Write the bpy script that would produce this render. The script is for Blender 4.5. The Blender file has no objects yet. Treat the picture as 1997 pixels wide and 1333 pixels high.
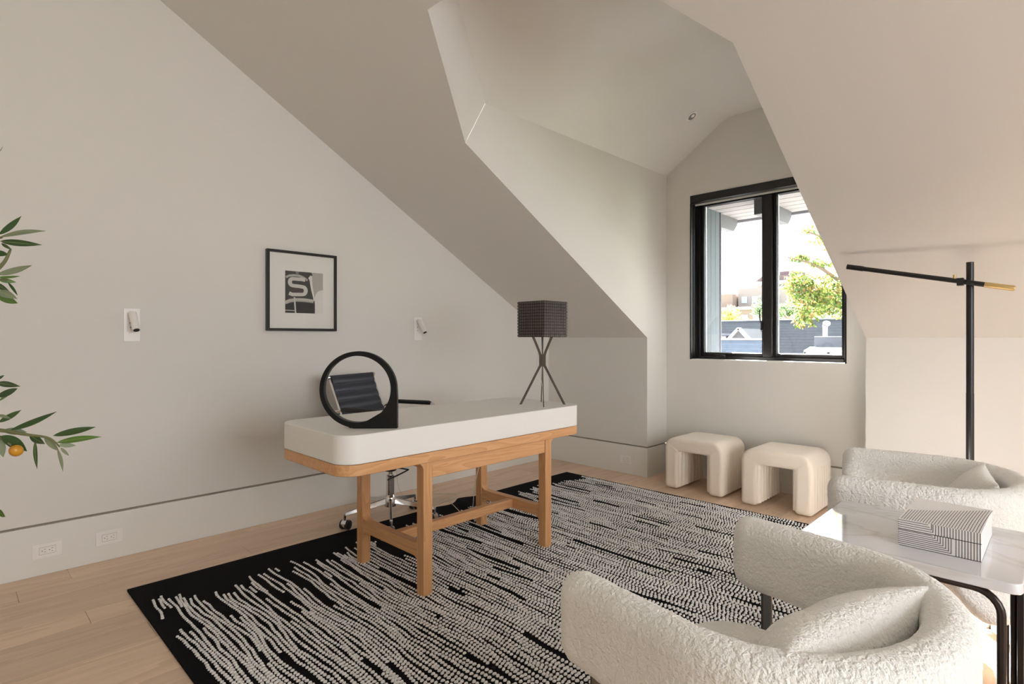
import bpy, bmesh, math, random
import numpy as np
from mathutils import Vector, Matrix, noise

random.seed(7)
PI = math.pi
R = math.radians
scn = bpy.context.scene
C = scn.collection

# ------------------------------------------------------------------ camera
cam_d = bpy.data.cameras.new('camera')
cam = bpy.data.objects.new('camera', cam_d)
C.objects.link(cam)
cam.location = (3.63, 0.0, 1.18)
cam.rotation_euler = (R(90), 0, R(44.7))
cam_d.sensor_width = 36.0
cam_d.lens = 36.0 * 1097 / 1997
cam_d.shift_y = -8.5 / 1997
cam_d.clip_start = 0.02
cam_d.clip_end = 500
scn.camera = cam

# ------------------------------------------------------------------ world / sun / added fill lamps
w = bpy.data.worlds.new('world')
scn.world = w
w.use_nodes = True
bg = w.node_tree.nodes['Background']
bg.inputs[0].default_value = (0.90, 0.95, 1.0, 1)
bg.inputs[1].default_value = 2.0

def lamp(name, kind, loc, energy, color, direction, **kw):
    d = bpy.data.lights.new(name, kind)
    d.energy = energy
    d.color = color
    for k, v in kw.items():
        setattr(d, k, v)
    o = bpy.data.objects.new(name, d)
    o.location = loc
    o.rotation_euler = Vector(direction).to_track_quat('-Z', 'Y').to_euler()
    C.objects.link(o)
    return o

lamp('sun', 'SUN', (0, 20, 20), 72.0, (1.0, 0.98, 0.96), (0.70, -1.0, -0.72), angle=R(0.6))
# added fill lamp by the opening in the right wall, outside the picture
lamp('fill_right', 'AREA', (7.12, 0.9, 1.45), 40, (0.97, 0.985, 1.0), (-1, 0, -0.22), shape='RECTANGLE', size=2.6, size_y=1.7)

lamp('fill_behind', 'AREA', (3.2, -2.9, 1.5), 2, (1.0, 0.99, 0.98), (0, 1, 0), shape='RECTANGLE', size=3.0, size_y=1.8)  # added weak fill lamp in front of the solid back wall

vs = scn.view_settings
vs.view_transform = 'Standard'
vs.look = 'None'
vs.exposure = 1.05
vs.gamma = 1.0
vs.use_curve_mapping = False
scn.cycles.max_bounces = 10
scn.cycles.diffuse_bounces = 6
scn.cycles.use_denoising = True

# ------------------------------------------------------------------ materials
def lin(c):
    return tuple(((x / 255) / 12.92 if x / 255 <= 0.04045 else ((x / 255 + 0.055) / 1.055) ** 2.4) for x in c) + (1,)

def mat(name, col, rough=0.6, metal=0.0, spec=0.5, bump=None, vary=None, coat=0.0, sheen=0.0):
    """col: sRGB 0-255.  bump=(scale, strength, distance).  vary=(scale, amount, stretch)"""
    m = bpy.data.materials.new(name)
    m.use_nodes = True
    nt = m.node_tree
    b = nt.nodes['Principled BSDF']
    b.inputs['Base Color'].default_value = lin(col)
    b.inputs['Roughness'].default_value = rough
    b.inputs['Metallic'].default_value = metal
    b.inputs['Specular IOR Level'].default_value = spec
    b.inputs['Coat Weight'].default_value = coat
    b.inputs['Sheen Weight'].default_value = sheen
    tc = nt.nodes.new('ShaderNodeTexCoord')
    if vary:
        mp = nt.nodes.new('ShaderNodeMapping')
        mp.inputs['Scale'].default_value = vary[2]
        nz = nt.nodes.new('ShaderNodeTexNoise')
        nz.inputs['Scale'].default_value = vary[0]
        nz.inputs['Detail'].default_value = 6
        nt.links.new(tc.outputs['Object'], mp.inputs['Vector'])
        nt.links.new(mp.outputs['Vector'], nz.inputs['Vector'])
        mx = nt.nodes.new('ShaderNodeMix')
        mx.data_type = 'RGBA'
        l = lin(col)
        a = vary[1]
        mx.inputs[6].default_value = tuple(x * (1 - a) for x in l[:3]) + (1,)
        mx.inputs[7].default_value = tuple(min(1, x * (1 + a)) for x in l[:3]) + (1,)
        nt.links.new(nz.outputs['Fac'], mx.inputs[0])
        nt.links.new(mx.outputs[2], b.inputs['Base Color'])
    if bump:
        nb = nt.nodes.new('ShaderNodeTexNoise')
        nb.inputs['Scale'].default_value = bump[0]
        nb.inputs['Detail'].default_value = 3
        nt.links.new(tc.outputs['Object'], nb.inputs['Vector'])
        bp = nt.nodes.new('ShaderNodeBump')
        bp.inputs['Strength'].default_value = bump[1]
        bp.inputs['Distance'].default_value = bump[2]
        nt.links.new(nb.outputs['Fac'], bp.inputs['Height'])
        nt.links.new(bp.outputs['Normal'], b.inputs['Normal'])
    return m

def wood(name, light, dark, axis, ring=14.0, rough=0.45, rand=0.0, fine=1.0, contrast=1.0):
    """procedural timber: grain runs along `axis` (0,1,2) in object space"""
    m = bpy.data.materials.new(name)
    m.use_nodes = True
    nt = m.node_tree
    N = nt.nodes.new
    L = nt.links.new
    b = nt.nodes['Principled BSDF']
    b.inputs['Roughness'].default_value = rough
    tc = N('ShaderNodeTexCoord')
    oi = N('ShaderNodeObjectInfo')
    off = N('ShaderNodeVectorMath'); off.operation = 'SCALE'
    off.inputs[0].default_value = (37.0, 91.0, 53.0)
    L(oi.outputs['Random'], off.inputs['Scale'])
    add = N('ShaderNodeVectorMath'); add.operation = 'ADD'
    L(tc.outputs['Object'], add.inputs[0])
    L(off.outputs[0], add.inputs[1])
    mp = N('ShaderNodeMapping')
    sc = [ring, ring, ring]; sc[axis] = ring * 0.09
    mp.inputs['Scale'].default_value = sc
    L(add.outputs[0], mp.inputs['Vector'])
    n1 = N('ShaderNodeTexNoise'); n1.inputs['Scale'].default_value = 1.0
    n1.inputs['Detail'].default_value = 2; n1.inputs['Distortion'].default_value = 0.6
    L(mp.outputs[0], n1.inputs['Vector'])
    mul = N('ShaderNodeMath'); mul.operation = 'MULTIPLY'; mul.inputs[1].default_value = 9.0 * contrast
    L(n1.outputs['Fac'], mul.inputs[0])
    fr = N('ShaderNodeMath'); fr.operation = 'FRACT'
    L(mul.outputs[0], fr.inputs[0])
    mp2 = N('ShaderNodeMapping')
    s2 = [240 * fine] * 3; s2[axis] = 7 * fine
    mp2.inputs['Scale'].default_value = s2
    L(add.outputs[0], mp2.inputs['Vector'])
    n2 = N('ShaderNodeTexNoise'); n2.inputs['Scale'].default_value = 1.0; n2.inputs['Detail'].default_value = 4
    L(mp2.outputs[0], n2.inputs['Vector'])
    mx0 = N('ShaderNodeMath'); mx0.operation = 'MULTIPLY_ADD'
    mx0.inputs[1].default_value = 0.38
    L(fr.outputs[0], mx0.inputs[0])
    m3 = N('ShaderNodeMath'); m3.operation = 'MULTIPLY'; m3.inputs[1].default_value = 0.62
    L(n2.outputs['Fac'], m3.inputs[0])
    L(m3.outputs[0], mx0.inputs[2])
    mx = N('ShaderNodeMix'); mx.data_type = 'RGBA'
    mx.inputs[6].default_value = lin(light)
    mx.inputs[7].default_value = lin(dark)
    L(mx0.outputs[0], mx.inputs[0])
    hsv = N('ShaderNodeHueSaturation')
    L(mx.outputs[2], hsv.inputs['Color'])
    mr = N('ShaderNodeMapRange')
    mr.inputs['To Min'].default_value = 1 - rand
    mr.inputs['To Max'].default_value = 1 + rand
    L(oi.outputs['Random'], mr.inputs['Value'])
    L(mr.outputs[0], hsv.inputs['Value'])
    L(hsv.outputs[0], b.inputs['Base Color'])
    bp = N('ShaderNodeBump'); bp.inputs['Strength'].default_value = 0.15; bp.inputs['Distance'].default_value = 0.001
    L(n2.outputs['Fac'], bp.inputs['Height'])
    L(bp.outputs[0], b.inputs['Normal'])
    return m

def boucle(name, col, scale):
    m = bpy.data.materials.new(name)
    m.use_nodes = True
    nt = m.node_tree
    N = nt.nodes.new; L = nt.links.new
    b = nt.nodes['Principled BSDF']
    b.inputs['Roughness'].default_value = 0.95
    b.inputs['Specular IOR Level'].default_value = 0.15
    b.inputs['Sheen Weight'].default_value = 0.2
    tc = N('ShaderNodeTexCoord')
    vo = N('ShaderNodeTexVoronoi')
    vo.inputs['Scale'].default_value = scale; vo.feature = 'SMOOTH_F1'; vo.inputs['Smoothness'].default_value = 0.35
    wn = N('ShaderNodeTexNoise'); wn.inputs['Scale'].default_value = scale * 0.6; wn.inputs['Detail'].default_value = 3
    va = N('ShaderNodeVectorMath'); va.operation = 'MULTIPLY_ADD'
    va.inputs[1].default_value = (0.02, 0.02, 0.02)
    L(tc.outputs['Object'], wn.inputs['Vector'])
    L(wn.outputs['Color'], va.inputs[0])
    L(tc.outputs['Object'], va.inputs[2])
    L(va.outputs[0], vo.inputs['Vector'])
    n2 = N('ShaderNodeTexNoise'); n2.inputs['Scale'].default_value = scale * 3; n2.inputs['Detail'].default_value = 3
    L(tc.outputs['Object'], n2.inputs['Vector'])
    ad = N('ShaderNodeMath'); ad.operation = 'MULTIPLY_ADD'; ad.inputs[1].default_value = -1.5
    L(vo.outputs['Distance'], ad.inputs[0])
    L(n2.outputs['Fac'], ad.inputs[2])
    bp = N('ShaderNodeBump'); bp.inputs['Strength'].default_value = 0.65; bp.inputs['Distance'].default_value = 0.0045
    L(ad.outputs[0], bp.inputs['Height'])
    L(bp.outputs[0], b.inputs['Normal'])
    mx = N('ShaderNodeMix'); mx.data_type = 'RGBA'
    l = lin(col)
    mx.inputs[6].default_value = tuple(x * 0.93 for x in l[:3]) + (1,)
    mx.inputs[7].default_value = l
    L(n2.outputs['Fac'], mx.inputs[0])
    L(mx.outputs[2], b.inputs['Base Color'])
    return m

def glass(name, ior=1.35):
    m = bpy.data.materials.new(name)
    m.use_nodes = True
    nt = m.node_tree
    nt.nodes.remove(nt.nodes['Principled BSDF'])
    t = nt.nodes.new('ShaderNodeBsdfTransparent')
    g = nt.nodes.new('ShaderNodeBsdfGlossy'); g.inputs['Roughness'].default_value = 0.0
    f = nt.nodes.new('ShaderNodeFresnel'); f.inputs['IOR'].default_value = ior
    mx = nt.nodes.new('ShaderNodeMixShader')
    nt.links.new(f.outputs[0], mx.inputs[0])
    nt.links.new(t.outputs[0], mx.inputs[1])
    nt.links.new(g.outputs[0], mx.inputs[2])
    nt.links.new(mx.outputs[0], nt.nodes['Material Output'].inputs[0])
    return m

M = {}
M['wall'] = mat('wall_paint', (220, 217, 212), 0.75, bump=(260, 0.06, 0.0006))
M['base'] = mat('baseboard_paint', (225, 223, 218), 0.55)
M['gap'] = mat('shadow_gap', (150, 138, 125), 0.8)
M['plate'] = mat('white_plastic', (236, 232, 230), 0.35)
M['slot'] = mat('dark_slot', (30, 28, 27), 0.6)
M['floor'] = wood('oak_floor', (234, 209, 185), (202, 172, 145), 1, ring=9, rough=0.42, rand=0.085, fine=0.6, contrast=0.5)
M['oak_x'] = wood('honey_oak_x', (228, 180, 130), (190, 134, 84), 0, ring=12, rough=0.42, rand=0.03)
M['oak_y'] = wood('honey_oak_y', (228, 180, 130), (190, 134, 84), 1, ring=12, rough=0.42, rand=0.03)
M['oak_z'] = wood('honey_oak_z', (226, 178, 128), (188, 132, 82), 2, ring=12, rough=0.42, rand=0.03)
M['lacquer'] = mat('white_lacquer', (234, 232, 229), 0.42)
M['blackmetal'] = mat('black_metal', (24, 22, 22), 0.35, spec=0.5)
M['blackgloss'] = mat('black_resin', (11, 11, 12), 0.42, spec=0.3)
M['frame'] = mat('black_window_frame', (24, 23, 25), 0.38)
M['chrome'] = mat('chrome', (215, 214, 214), 0.12, metal=1.0)
M['gunmetal'] = mat('gunmetal_tube', (62, 56, 54), 0.3, metal=0.9)
M['darkchrome'] = mat('dark_chrome', (120, 118, 116), 0.16, metal=1.0)
M['leather'] = mat('navy_leather', (42, 45, 56), 0.38, bump=(300, 0.1, 0.0005))
M['rubber'] = mat('black_rubber', (22, 22, 23), 0.5)
M['brass'] = mat('brass', (200, 174, 118), 0.38, metal=0.6)
M['boucle'] = boucle('ivory_boucle', (248, 247, 244), 110)
M['chenille'] = mat('cream_chenille', (236, 224, 209), 0.9, spec=0.15, bump=(420, 0.45, 0.002), sheen=0.3)
M['rugblack'] = mat('black_pile', (19, 18, 20), 0.95, spec=0.1, bump=(500, 0.6, 0.003))
M['rugbead'] = mat('cream_loops', (228, 226, 225), 0.9, spec=0.1, vary=(1.6, 0.10, (1, 1, 1)))
M['matboard'] = mat('mat_board', (222, 220, 214), 0.7)
M['tile'] = mat('shade_tiles', (92, 86, 83), 0.30, metal=0.6)
M['shadein'] = mat('shade_lining', (24, 19, 18), 0.7)
M['cord'] = mat('pale_cord', (216, 206, 190), 0.5)
M['leaf'] = mat('olive_leaf', (52, 80, 38), 0.45, vary=(40, 0.25, (1, 1, 1)))
M['leafpale'] = mat('olive_leaf_underside', (134, 146, 118), 0.55, vary=(40, 0.15, (1, 1, 1)))
M['rib'] = mat('leaf_midrib', (160, 170, 110), 0.5)
M['twig'] = mat('olive_twig', (108, 112, 74), 0.6)
M['bark'] = mat('olive_bark', (104, 88, 72), 0.9, bump=(60, 0.8, 0.006))
M['olive'] = mat('ripe_olive', (196, 138, 30), 0.3, spec=0.6)
M['pot'] = mat('pot_ceramic', (205, 200, 192), 0.6)
M['soil'] = mat('potting_soil', (60, 46, 36), 0.95, bump=(80, 1.0, 0.01))
M['glass'] = glass('window_glass')
M['lens'] = mat('lamp_lens', (120, 120, 118), 0.25)

def marble():
    m = mat('white_marble', (230, 227, 226), 0.07, spec=0.6, coat=0.3)
    nt = m.node_tree; b = nt.nodes['Principled BSDF']
    tc = nt.nodes['Texture Coordinate']
    mp = nt.nodes.new('ShaderNodeMapping'); mp.inputs['Scale'].default_value = (1.0, 2.6, 2.0)
    n = nt.nodes.new('ShaderNodeTexNoise'); n.inputs['Scale'].default_value = 1.3
    n.inputs['Detail'].default_value = 7; n.inputs['Distortion'].default_value = 1.4
    cr = nt.nodes.new('ShaderNodeValToRGB')
    e = cr.color_ramp.elements
    e[0].position = 0.47; e[0].color = lin((224, 226, 232))
    e[1].position = 0.53; e[1].color = lin((224, 226, 231))
    k = e.new(0.5); k.color = lin((209, 209, 211))
    nt.links.new(tc.outputs['Object'], mp.inputs[0]); nt.links.new(mp.outputs[0], n.inputs['Vector'])
    nt.links.new(n.outputs['Fac'], cr.inputs[0]); nt.links.new(cr.outputs[0], b.inputs['Base Color'])
    return m
M['marble'] = marble()

# ------------------------------------------------------------------ mesh helpers
class G:
    def __init__(s):
        s.v = []; s.f = []; s.mi = []
    def add(s, vs, fs, mi=0):
        n = len(s.v)
        s.v += [tuple(p) for p in vs]
        s.f += [tuple(i + n for i in f) for f in fs]
        s.mi += [mi] * len(fs)
        return s
    def box(s, x0, x1, y0, y1, z0, z1, mi=0):
        vs = [(x0, y0, z0), (x1, y0, z0), (x1, y1, z0), (x0, y1, z0), (x0, y0, z1), (x1, y0, z1), (x1, y1, z1), (x0, y1, z1)]
        return s.add(vs, [(3, 2, 1, 0), (4, 5, 6, 7), (0, 1, 5, 4), (1, 2, 6, 5), (2, 3, 7, 6), (3, 0, 4, 7)], mi)
    def obox(s, c, ax, ay, az, mi=0):
        c = Vector(c); ax = Vector(ax); ay = Vector(ay); az = Vector(az)
        vs = [c + ax * i + ay * j + az * k for k in (-1, 1) for i, j in ((-1, -1), (1, -1), (1, 1), (-1, 1))]
        return s.add(vs, [(3, 2, 1, 0), (4, 5, 6, 7), (0, 1, 5, 4), (1, 2, 6, 5), (2, 3, 7, 6), (3, 0, 4, 7)], mi)
    def tube(s, path, r, seg=12, closed=False, cap=True, mi=0, flat=None):
        path = [Vector(p) for p in path]
        n = len(path)
        rr = r if isinstance(r, (list, tuple)) else [r] * n
        vs = []; prev = None
        for i, p in enumerate(path):
            if closed:
                t = path[(i + 1) % n] - path[i - 1]
            else:
                t = path[min(i + 1, n - 1)] - path[max(i - 1, 0)]
            t.normalize()
            if prev is None:
                a = Vector((0, 0, 1)) if abs(t.z) < 0.9 else Vector((1, 0, 0))
                u = t.cross(a).normalized()
            else:
                u = (prev - t * prev.dot(t)).normalized()
            prev = u
            q = t.cross(u)
            for k in range(seg):
                a = 2 * PI * k / seg
                du = math.cos(a); dq = math.sin(a)
                vs.append(p + (u * du + q * dq) * rr[i])
        fs = []
        m = n if closed else n - 1
        for i in range(m):
            for k in range(seg):
                a = i * seg + k; b = i * seg + (k + 1) % seg
                c = ((i + 1) % n) * seg + (k + 1) % seg; d = ((i + 1) % n) * seg + k
                fs.append((a, b, c, d))
        if cap and not closed:
            fs.append(tuple(range(seg))[::-1])
            fs.append(tuple(range((n - 1) * seg, n * seg)))
        return s.add(vs, fs, mi)
    def lathe(s, prof, c=(0, 0, 0), axis='z', seg=24, mi=0):
        """prof: list of (radius, height) closed at the ends by discs"""
        vs = []
        for r, h in prof:
            for k in range(seg):
                a = 2 * PI * k / seg
                x, y = r * math.cos(a), r * math.sin(a)
                p = {'z': (x, y, h), 'x': (h, x, y), 'y': (y, h, x)}[axis]
                vs.append((p[0] + c[0], p[1] + c[1], p[2] + c[2]))
        fs = []
        for i in range(len(prof) - 1):
            for k in range(seg):
                a = i * seg + k; b = i * seg + (k + 1) % seg
                fs.append((a, b, b + seg, a + seg))
        fs.append(tuple(range(seg))[::-1]); fs.append(tuple(range((len(prof) - 1) * seg, len(prof) * seg)))
        return s.add(vs, fs, mi)
    def prism(s, poly, a0, a1, plane='xy', mi=0):
        """extrude a 2d polygon; plane xy -> along z, xz -> along y, yz -> along x"""
        def P(u, v, w):
            return {'xy': (u, v, w), 'xz': (u, w, v), 'yz': (w, u, v)}[plane]
        n = len(poly)
        vs = [P(u, v, a0) for u, v in poly] + [P(u, v, a1) for u, v in poly]
        fs = [tuple(range(n))[::-1], tuple(range(n, 2 * n))]
        for i in range(n):
            j = (i + 1) % n
            fs.append((i, j, j + n, i + n))
        return s.add(vs, fs, mi)
    def grid(s, pts, wrap_u=False, wrap_v=False, mi=0):
        nu = len(pts); nv = len(pts[0])
        vs = [p for row in pts for p in row]
        fs = []
        for i in range(nu if wrap_u else nu - 1):
            for j in range(nv if wrap_v else nv - 1):
                a = i * nv + j; b = i * nv + (j + 1) % nv
                c = ((i + 1) % nu) * nv + (j + 1) % nv; d = ((i + 1) % nu) * nv + j
                fs.append((a, b, c, d))
        return s.add(vs, fs, mi)

def obj(name, g, m, parent=None, bevel=0, seg=2, smooth=False, angle=35, fix=True, loc=None):
    me = bpy.data.meshes.new(name)
    me.from_pydata([tuple(v) for v in g.v], [], g.f)
    ms = m if isinstance(m, list) else [m]
    for x in ms:
        me.materials.append(x)
    if len(ms) > 1:
        me.polygons.foreach_set('material_index', g.mi)
    if fix:
        bm = bmesh.new(); bm.from_mesh(me)
        bmesh.ops.recalc_face_normals(bm, faces=bm.faces)
        bm.to_mesh(me); bm.free()
    o = bpy.data.objects.new(name, me)
    C.objects.link(o)
    if parent is not None:
        o.parent = parent
    if loc is not None:
        o.location = loc
    if bevel:
        b = o.modifiers.new('bevel', 'BEVEL')
        b.width = bevel; b.segments = seg; b.limit_method = 'ANGLE'; b.angle_limit = R(35)
        b.harden_normals = False
    if smooth or bevel:
        me.polygons.foreach_set('use_smooth', [True] * len(me.polygons))
        try:
            me.set_sharp_from_angle(angle=R(angle))
        except Exception:
            pass
    return o

def tag(o, label=None, cat=None, group=None, kind=None):
    if label: o['label'] = label
    if cat: o['category'] = cat
    if group: o['group'] = group
    if kind: o['kind'] = kind
    return o

def empty(name, loc=(0, 0, 0), rz=0, label=None, cat=None, group=None, kind=None):
    o = bpy.data.objects.new(name, None)
    o.empty_display_size = 0.1
    C.objects.link(o)
    o.location = loc; o.rotation_euler = (0, 0, rz)
    return tag(o, label, cat, group, kind)

def kids(o):
    return [x for x in C.objects if x.parent == o]

def copy_tree(o, parent=None):
    c = o.copy(); C.objects.link(c)
    c.parent = parent
    for ch in kids(o):
        copy_tree(ch, c)
    return c

def arc(cx, cy, r, a0, a1, n):
    return [(cx + r * math.cos(R(a0 + (a1 - a0) * i / n)), cy + r * math.sin(R(a0 + (a1 - a0) * i / n))) for i in range(n + 1)]

def rrect(x0, x1, y0, y1, r, n=8):
    return (arc(x1 - r, y0 + r, r, -90, 0, n) + arc(x1 - r, y1 - r, r, 0, 90, n)
            + arc(x0 + r, y1 - r, r, 90, 180, n) + arc(x0 + r, y0 + r, r, 180, 270, n))

# ================================================================== THE SETTING
KY, KZ, SL = 4.18, 1.18, 0.57            # knee wall plane, its height, slope of the roof
def zs(y): return KZ + SL * (KY - y)
XR, YB, YT = 7.2, -3.0, 0.4              # right wall, wall behind the camera, where the slope ends
ZT = zs(YT)
BH, GP = 0.245, 0.257                    # baseboard height, top of the shadow gap
DX0, DX1, DY = 1.10, 2.70, 4.50          # dormer cheeks and gable wall

# floor of separate planks
fl = empty('floor', kind='structure', label='pale oak plank floor')
obj('subfloor', G().box(-0.1, XR + 0.1, YB - 0.1, DY + 0.1, -0.05, -0.018), mat('subfloor', (92, 68, 48), 0.9), fl)
pw = 0.152
nplank = 0
rp = random.Random(3)
x = 0.0
plank_mesh = {}
while x < XR:
    y = YB - rp.uniform(0, 1.5)
    near = x < 4.2
    while y < DY:
        Lp = rp.choice([1.3, 1.7, 2.1, 2.5]) if near else 4.0
        y0, y1 = max(y, YB), min(y + Lp, DY)
        if y1 - y0 > 0.05:
            key = round(y1 - y0, 2)
            if key not in plank_mesh:
                g = G().box(0.0006, pw - 0.0006, 0.0006, y1 - y0 - 0.0006, -0.018, 0)
                p = obj('plank', g, M['floor'], fl, bevel=0.0012, seg=1)
                plank_mesh[key] = p
            else:
                p = plank_mesh[key].copy(); C.objects.link(p)
            p.location = (x, y0, 0)
            p['kind'] = 'structure'
            nplank += 1
        y += Lp
    x += pw

def poly(pts, extra=None):
    g = G().add(pts, [tuple(range(len(pts)))])
    return g

# left gable wall (x = 0): thick slab following the roof line
yz = [(YB, GP), (KY, GP), (KY, KZ), (YT, ZT), (YB, ZT)]
tag(obj('wall_left', G().prism(yz, -0.12, 0.0, 'yz'), M['wall'], fix=True), 'warm white sloping end wall on the left', kind='structure')
obj('baseboard_left', G().box(-0.12, 0.003, YB, KY, 0.0, BH), M['base'], bevel=0.002)['kind'] = 'structure'
obj('trim_1', G().box(-0.12, -0.014, YB, KY, BH, GP), M['gap'])['kind'] = 'structure'

# knee walls
def knee(name, bname, tname, x0, x1):
    obj(name, G().box(x0, x1, KY, KY + 0.12, GP, KZ + 0.02), M['wall'])['kind'] = 'structure'
    obj(bname, G().box(x0, x1, KY - 0.004, KY + 0.12, 0, BH), M['base'], bevel=0.002)['kind'] = 'structure'
    obj(tname, G().box(x0, x1, KY + 0.014, KY + 0.12, BH, GP), M['gap'])['kind'] = 'structure'
knee('wall_knee_left', 'baseboard_knee_left', 'trim_2', 0, DX0 - 0.12)
knee('wall_knee_right', 'baseboard_knee_right', 'trim_3', DX1 + 0.12, XR)

# dormer cheeks
def cheek(name, bname, tname, xi, sgn):
    xo = xi + sgn * 0.12
    yzp = [(KY, GP), (DY, GP), (DY, 2.607), (2.324, 2.607), (2.165, 2.328), (KY, KZ)]
    # slightly shorter than the knee wall block so the faces do not coincide
    obj(name, G().prism(yzp, min(xi, xo), max(xi, xo), 'yz'), M['wall'])['kind'] = 'structure'
    obj(bname, G().box(min(xi - sgn * 0.003, xo), max(xi - sgn * 0.003, xo), KY - 0.0035, DY, 0, BH - 0.0005), M['base'], bevel=0.002)['kind'] = 'structure'
    a = xi + sgn * 0.014
    obj(tname, G().box(min(a, xo), max(a, xo), KY + 0.014, DY, BH, GP), M['gap'])['kind'] = 'structure'
cheek('wall_dormer_left', 'baseboard_dormer_left', 'trim_4', DX0, -1)
cheek('wall_dormer_right', 'baseboard_dormer_right', 'trim_5', DX1, 1)

# gable wall with the window opening
WX0, WX1, WZ0, WZ1 = 1.325, 2.512, 0.995, 2.392
g = G()
g.box(DX0 - 0.1, WX0, DY, DY + 0.22, GP, 3.2)
g.box(WX1, DX1 + 0.1, DY, DY + 0.22, GP, 3.2)
g.box(WX0, WX1, DY, DY + 0.22, GP, WZ0)
g.box(WX0, WX1, DY, DY + 0.22, WZ1, 3.2)
tag(obj('wall_gable', g, M['wall'], fix=False), 'dormer end wall around the black window', kind='structure')
obj('baseboard_gable', G().box(DX0, DX1, DY - 0.004, DY + 0.1, 0, BH), M['base'], bevel=0.002)['kind'] = 'structure'
obj('trim_6', G().box(DX0, DX1, DY + 0.014, DY + 0.1, BH, GP), M['gap'])['kind'] = 'structure'

# sloping ceiling with the dormer cut out of it
def SP(x, y): return (x, y, zs(y))
g = G()
g.add([SP(0, YT), SP(DX0, YT), SP(DX0, 2.165), SP(DX0, KY), SP(0, KY)], [(0, 1, 2, 3, 4)])
g.add([SP(DX1, YT), SP(XR, YT), SP(XR, KY), SP(DX1, KY), SP(DX1, 2.165)], [(0, 1, 2, 3, 4)])
g.add([SP(DX0, YT), SP(DX1, YT), SP(DX1, 1.555), SP(2.25, 1.555), SP(1.55, 1.555), SP(DX0, 1.555)], [(0, 1, 2, 3, 4, 5)])
g.add([SP(DX0, 1.555), SP(1.55, 1.555), SP(DX0, 2.165)], [(0, 1, 2)])
g.add([SP(2.25, 1.555), SP(DX1, 1.555), SP(DX1, 2.165)], [(0, 1, 2)])
g.add([(0, YB, ZT), (XR, YB, ZT), (XR, YT, ZT), (0, YT, ZT)], [(0, 1, 2, 3)])
tag(obj('ceiling', g, M['wall'], fix=False), 'sloping attic ceiling cut open for the dormer', kind='structure')

# reveals of the opening, cut square to the slope
nrm = Vector((0, SL, 1)).normalized()
def rev(a, b, k0=0.0, k=0.42):
    a = Vector(SP(*a)); b = Vector(SP(*b))
    return [a + nrm * k0, b + nrm * k0, b + nrm * k, a + nrm * k]
obj('trim_7', poly(rev((DX0, 2.165), (1.55, 1.555))), M['wall'])['kind'] = 'structure'
obj('trim_8', poly(rev((DX1, 2.165), (2.25, 1.555))), M['wall'])['kind'] = 'structure'
obj('trim_9', poly(rev((1.55, 1.555), (2.25, 1.555))), M['wall'])['kind'] = 'structure'

# dormer ceiling: two slopes and a flat between, softly rounded where they meet
prof = [(DX0, 2.607), (1.33, 2.7645), (1.55, 2.9153), (1.57, 2.929)] + [(1.57 + 0.14 * t, 2.929 + 0.048 * (1 - (1 - t) ** 2)) for t in (0.25, 0.5, 0.75, 1.0)]
prof += [(3.80 - a, b) for a, b in prof[::-1]]
def y_start(x, z):                       # follow the reveals so nothing pokes through the slope
    xm = min(x, 3.80 - x)
    yb = 2.165 - 0.61 * min(1.0, (xm - DX0) / 0.45)
    return yb + 0.495 * (z - zs(yb)) / 0.869 - 0.02
rows = [[(a, y_start(a, b), b) for a, b in prof], [(a, 4.6, b) for a, b in prof]]
tag(obj('ceiling.001', G().grid(rows), M['wall'], smooth=True, angle=60, fix=False), 'bright faceted dormer ceiling', kind='structure')

# walls outside the picture; right one has an added opening for fill light
g = G()
g.box(XR, XR + 0.15, YB, -0.4, 0, ZT); g.box(XR, XR + 0.15, 2.2, KY, 0, ZT)
g.box(XR, XR + 0.15, -0.4, 2.2, 0, 0.6); g.box(XR, XR + 0.15, -0.4, 2.2, 2.3, ZT)
obj('wall_right', g, M['wall'])['kind'] = 'structure'
g = G().box(0, XR, YB - 0.15, YB, 0, ZT)
obj('wall_back', g, M['wall'])['kind'] = 'structure'

# ------------------------------------------------------------------ window
win = empty('window_1', (0, 0, 0), kind='structure', label='black framed two-sash window in the dormer')
F0, F1 = 4.60, 4.68
fr = G()
fr.box(WX0, 1.365, F0, F1, WZ0, WZ1 - 0.02); fr.box(2.472, WX1, F0, F1, WZ0, WZ1 - 0.02)
fr.box(1.365, 2.472, F0, F1, WZ0, 1.025); fr.box(1.365, 2.472, F0, F1, 2.335, WZ1 - 0.02)
fr.box(1.900, 1.968, F0 - 0.012, F1, 1.025, 2.335)
obj('frame', fr, M['frame'], win, bevel=0.004, seg=2, fix=False)
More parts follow.
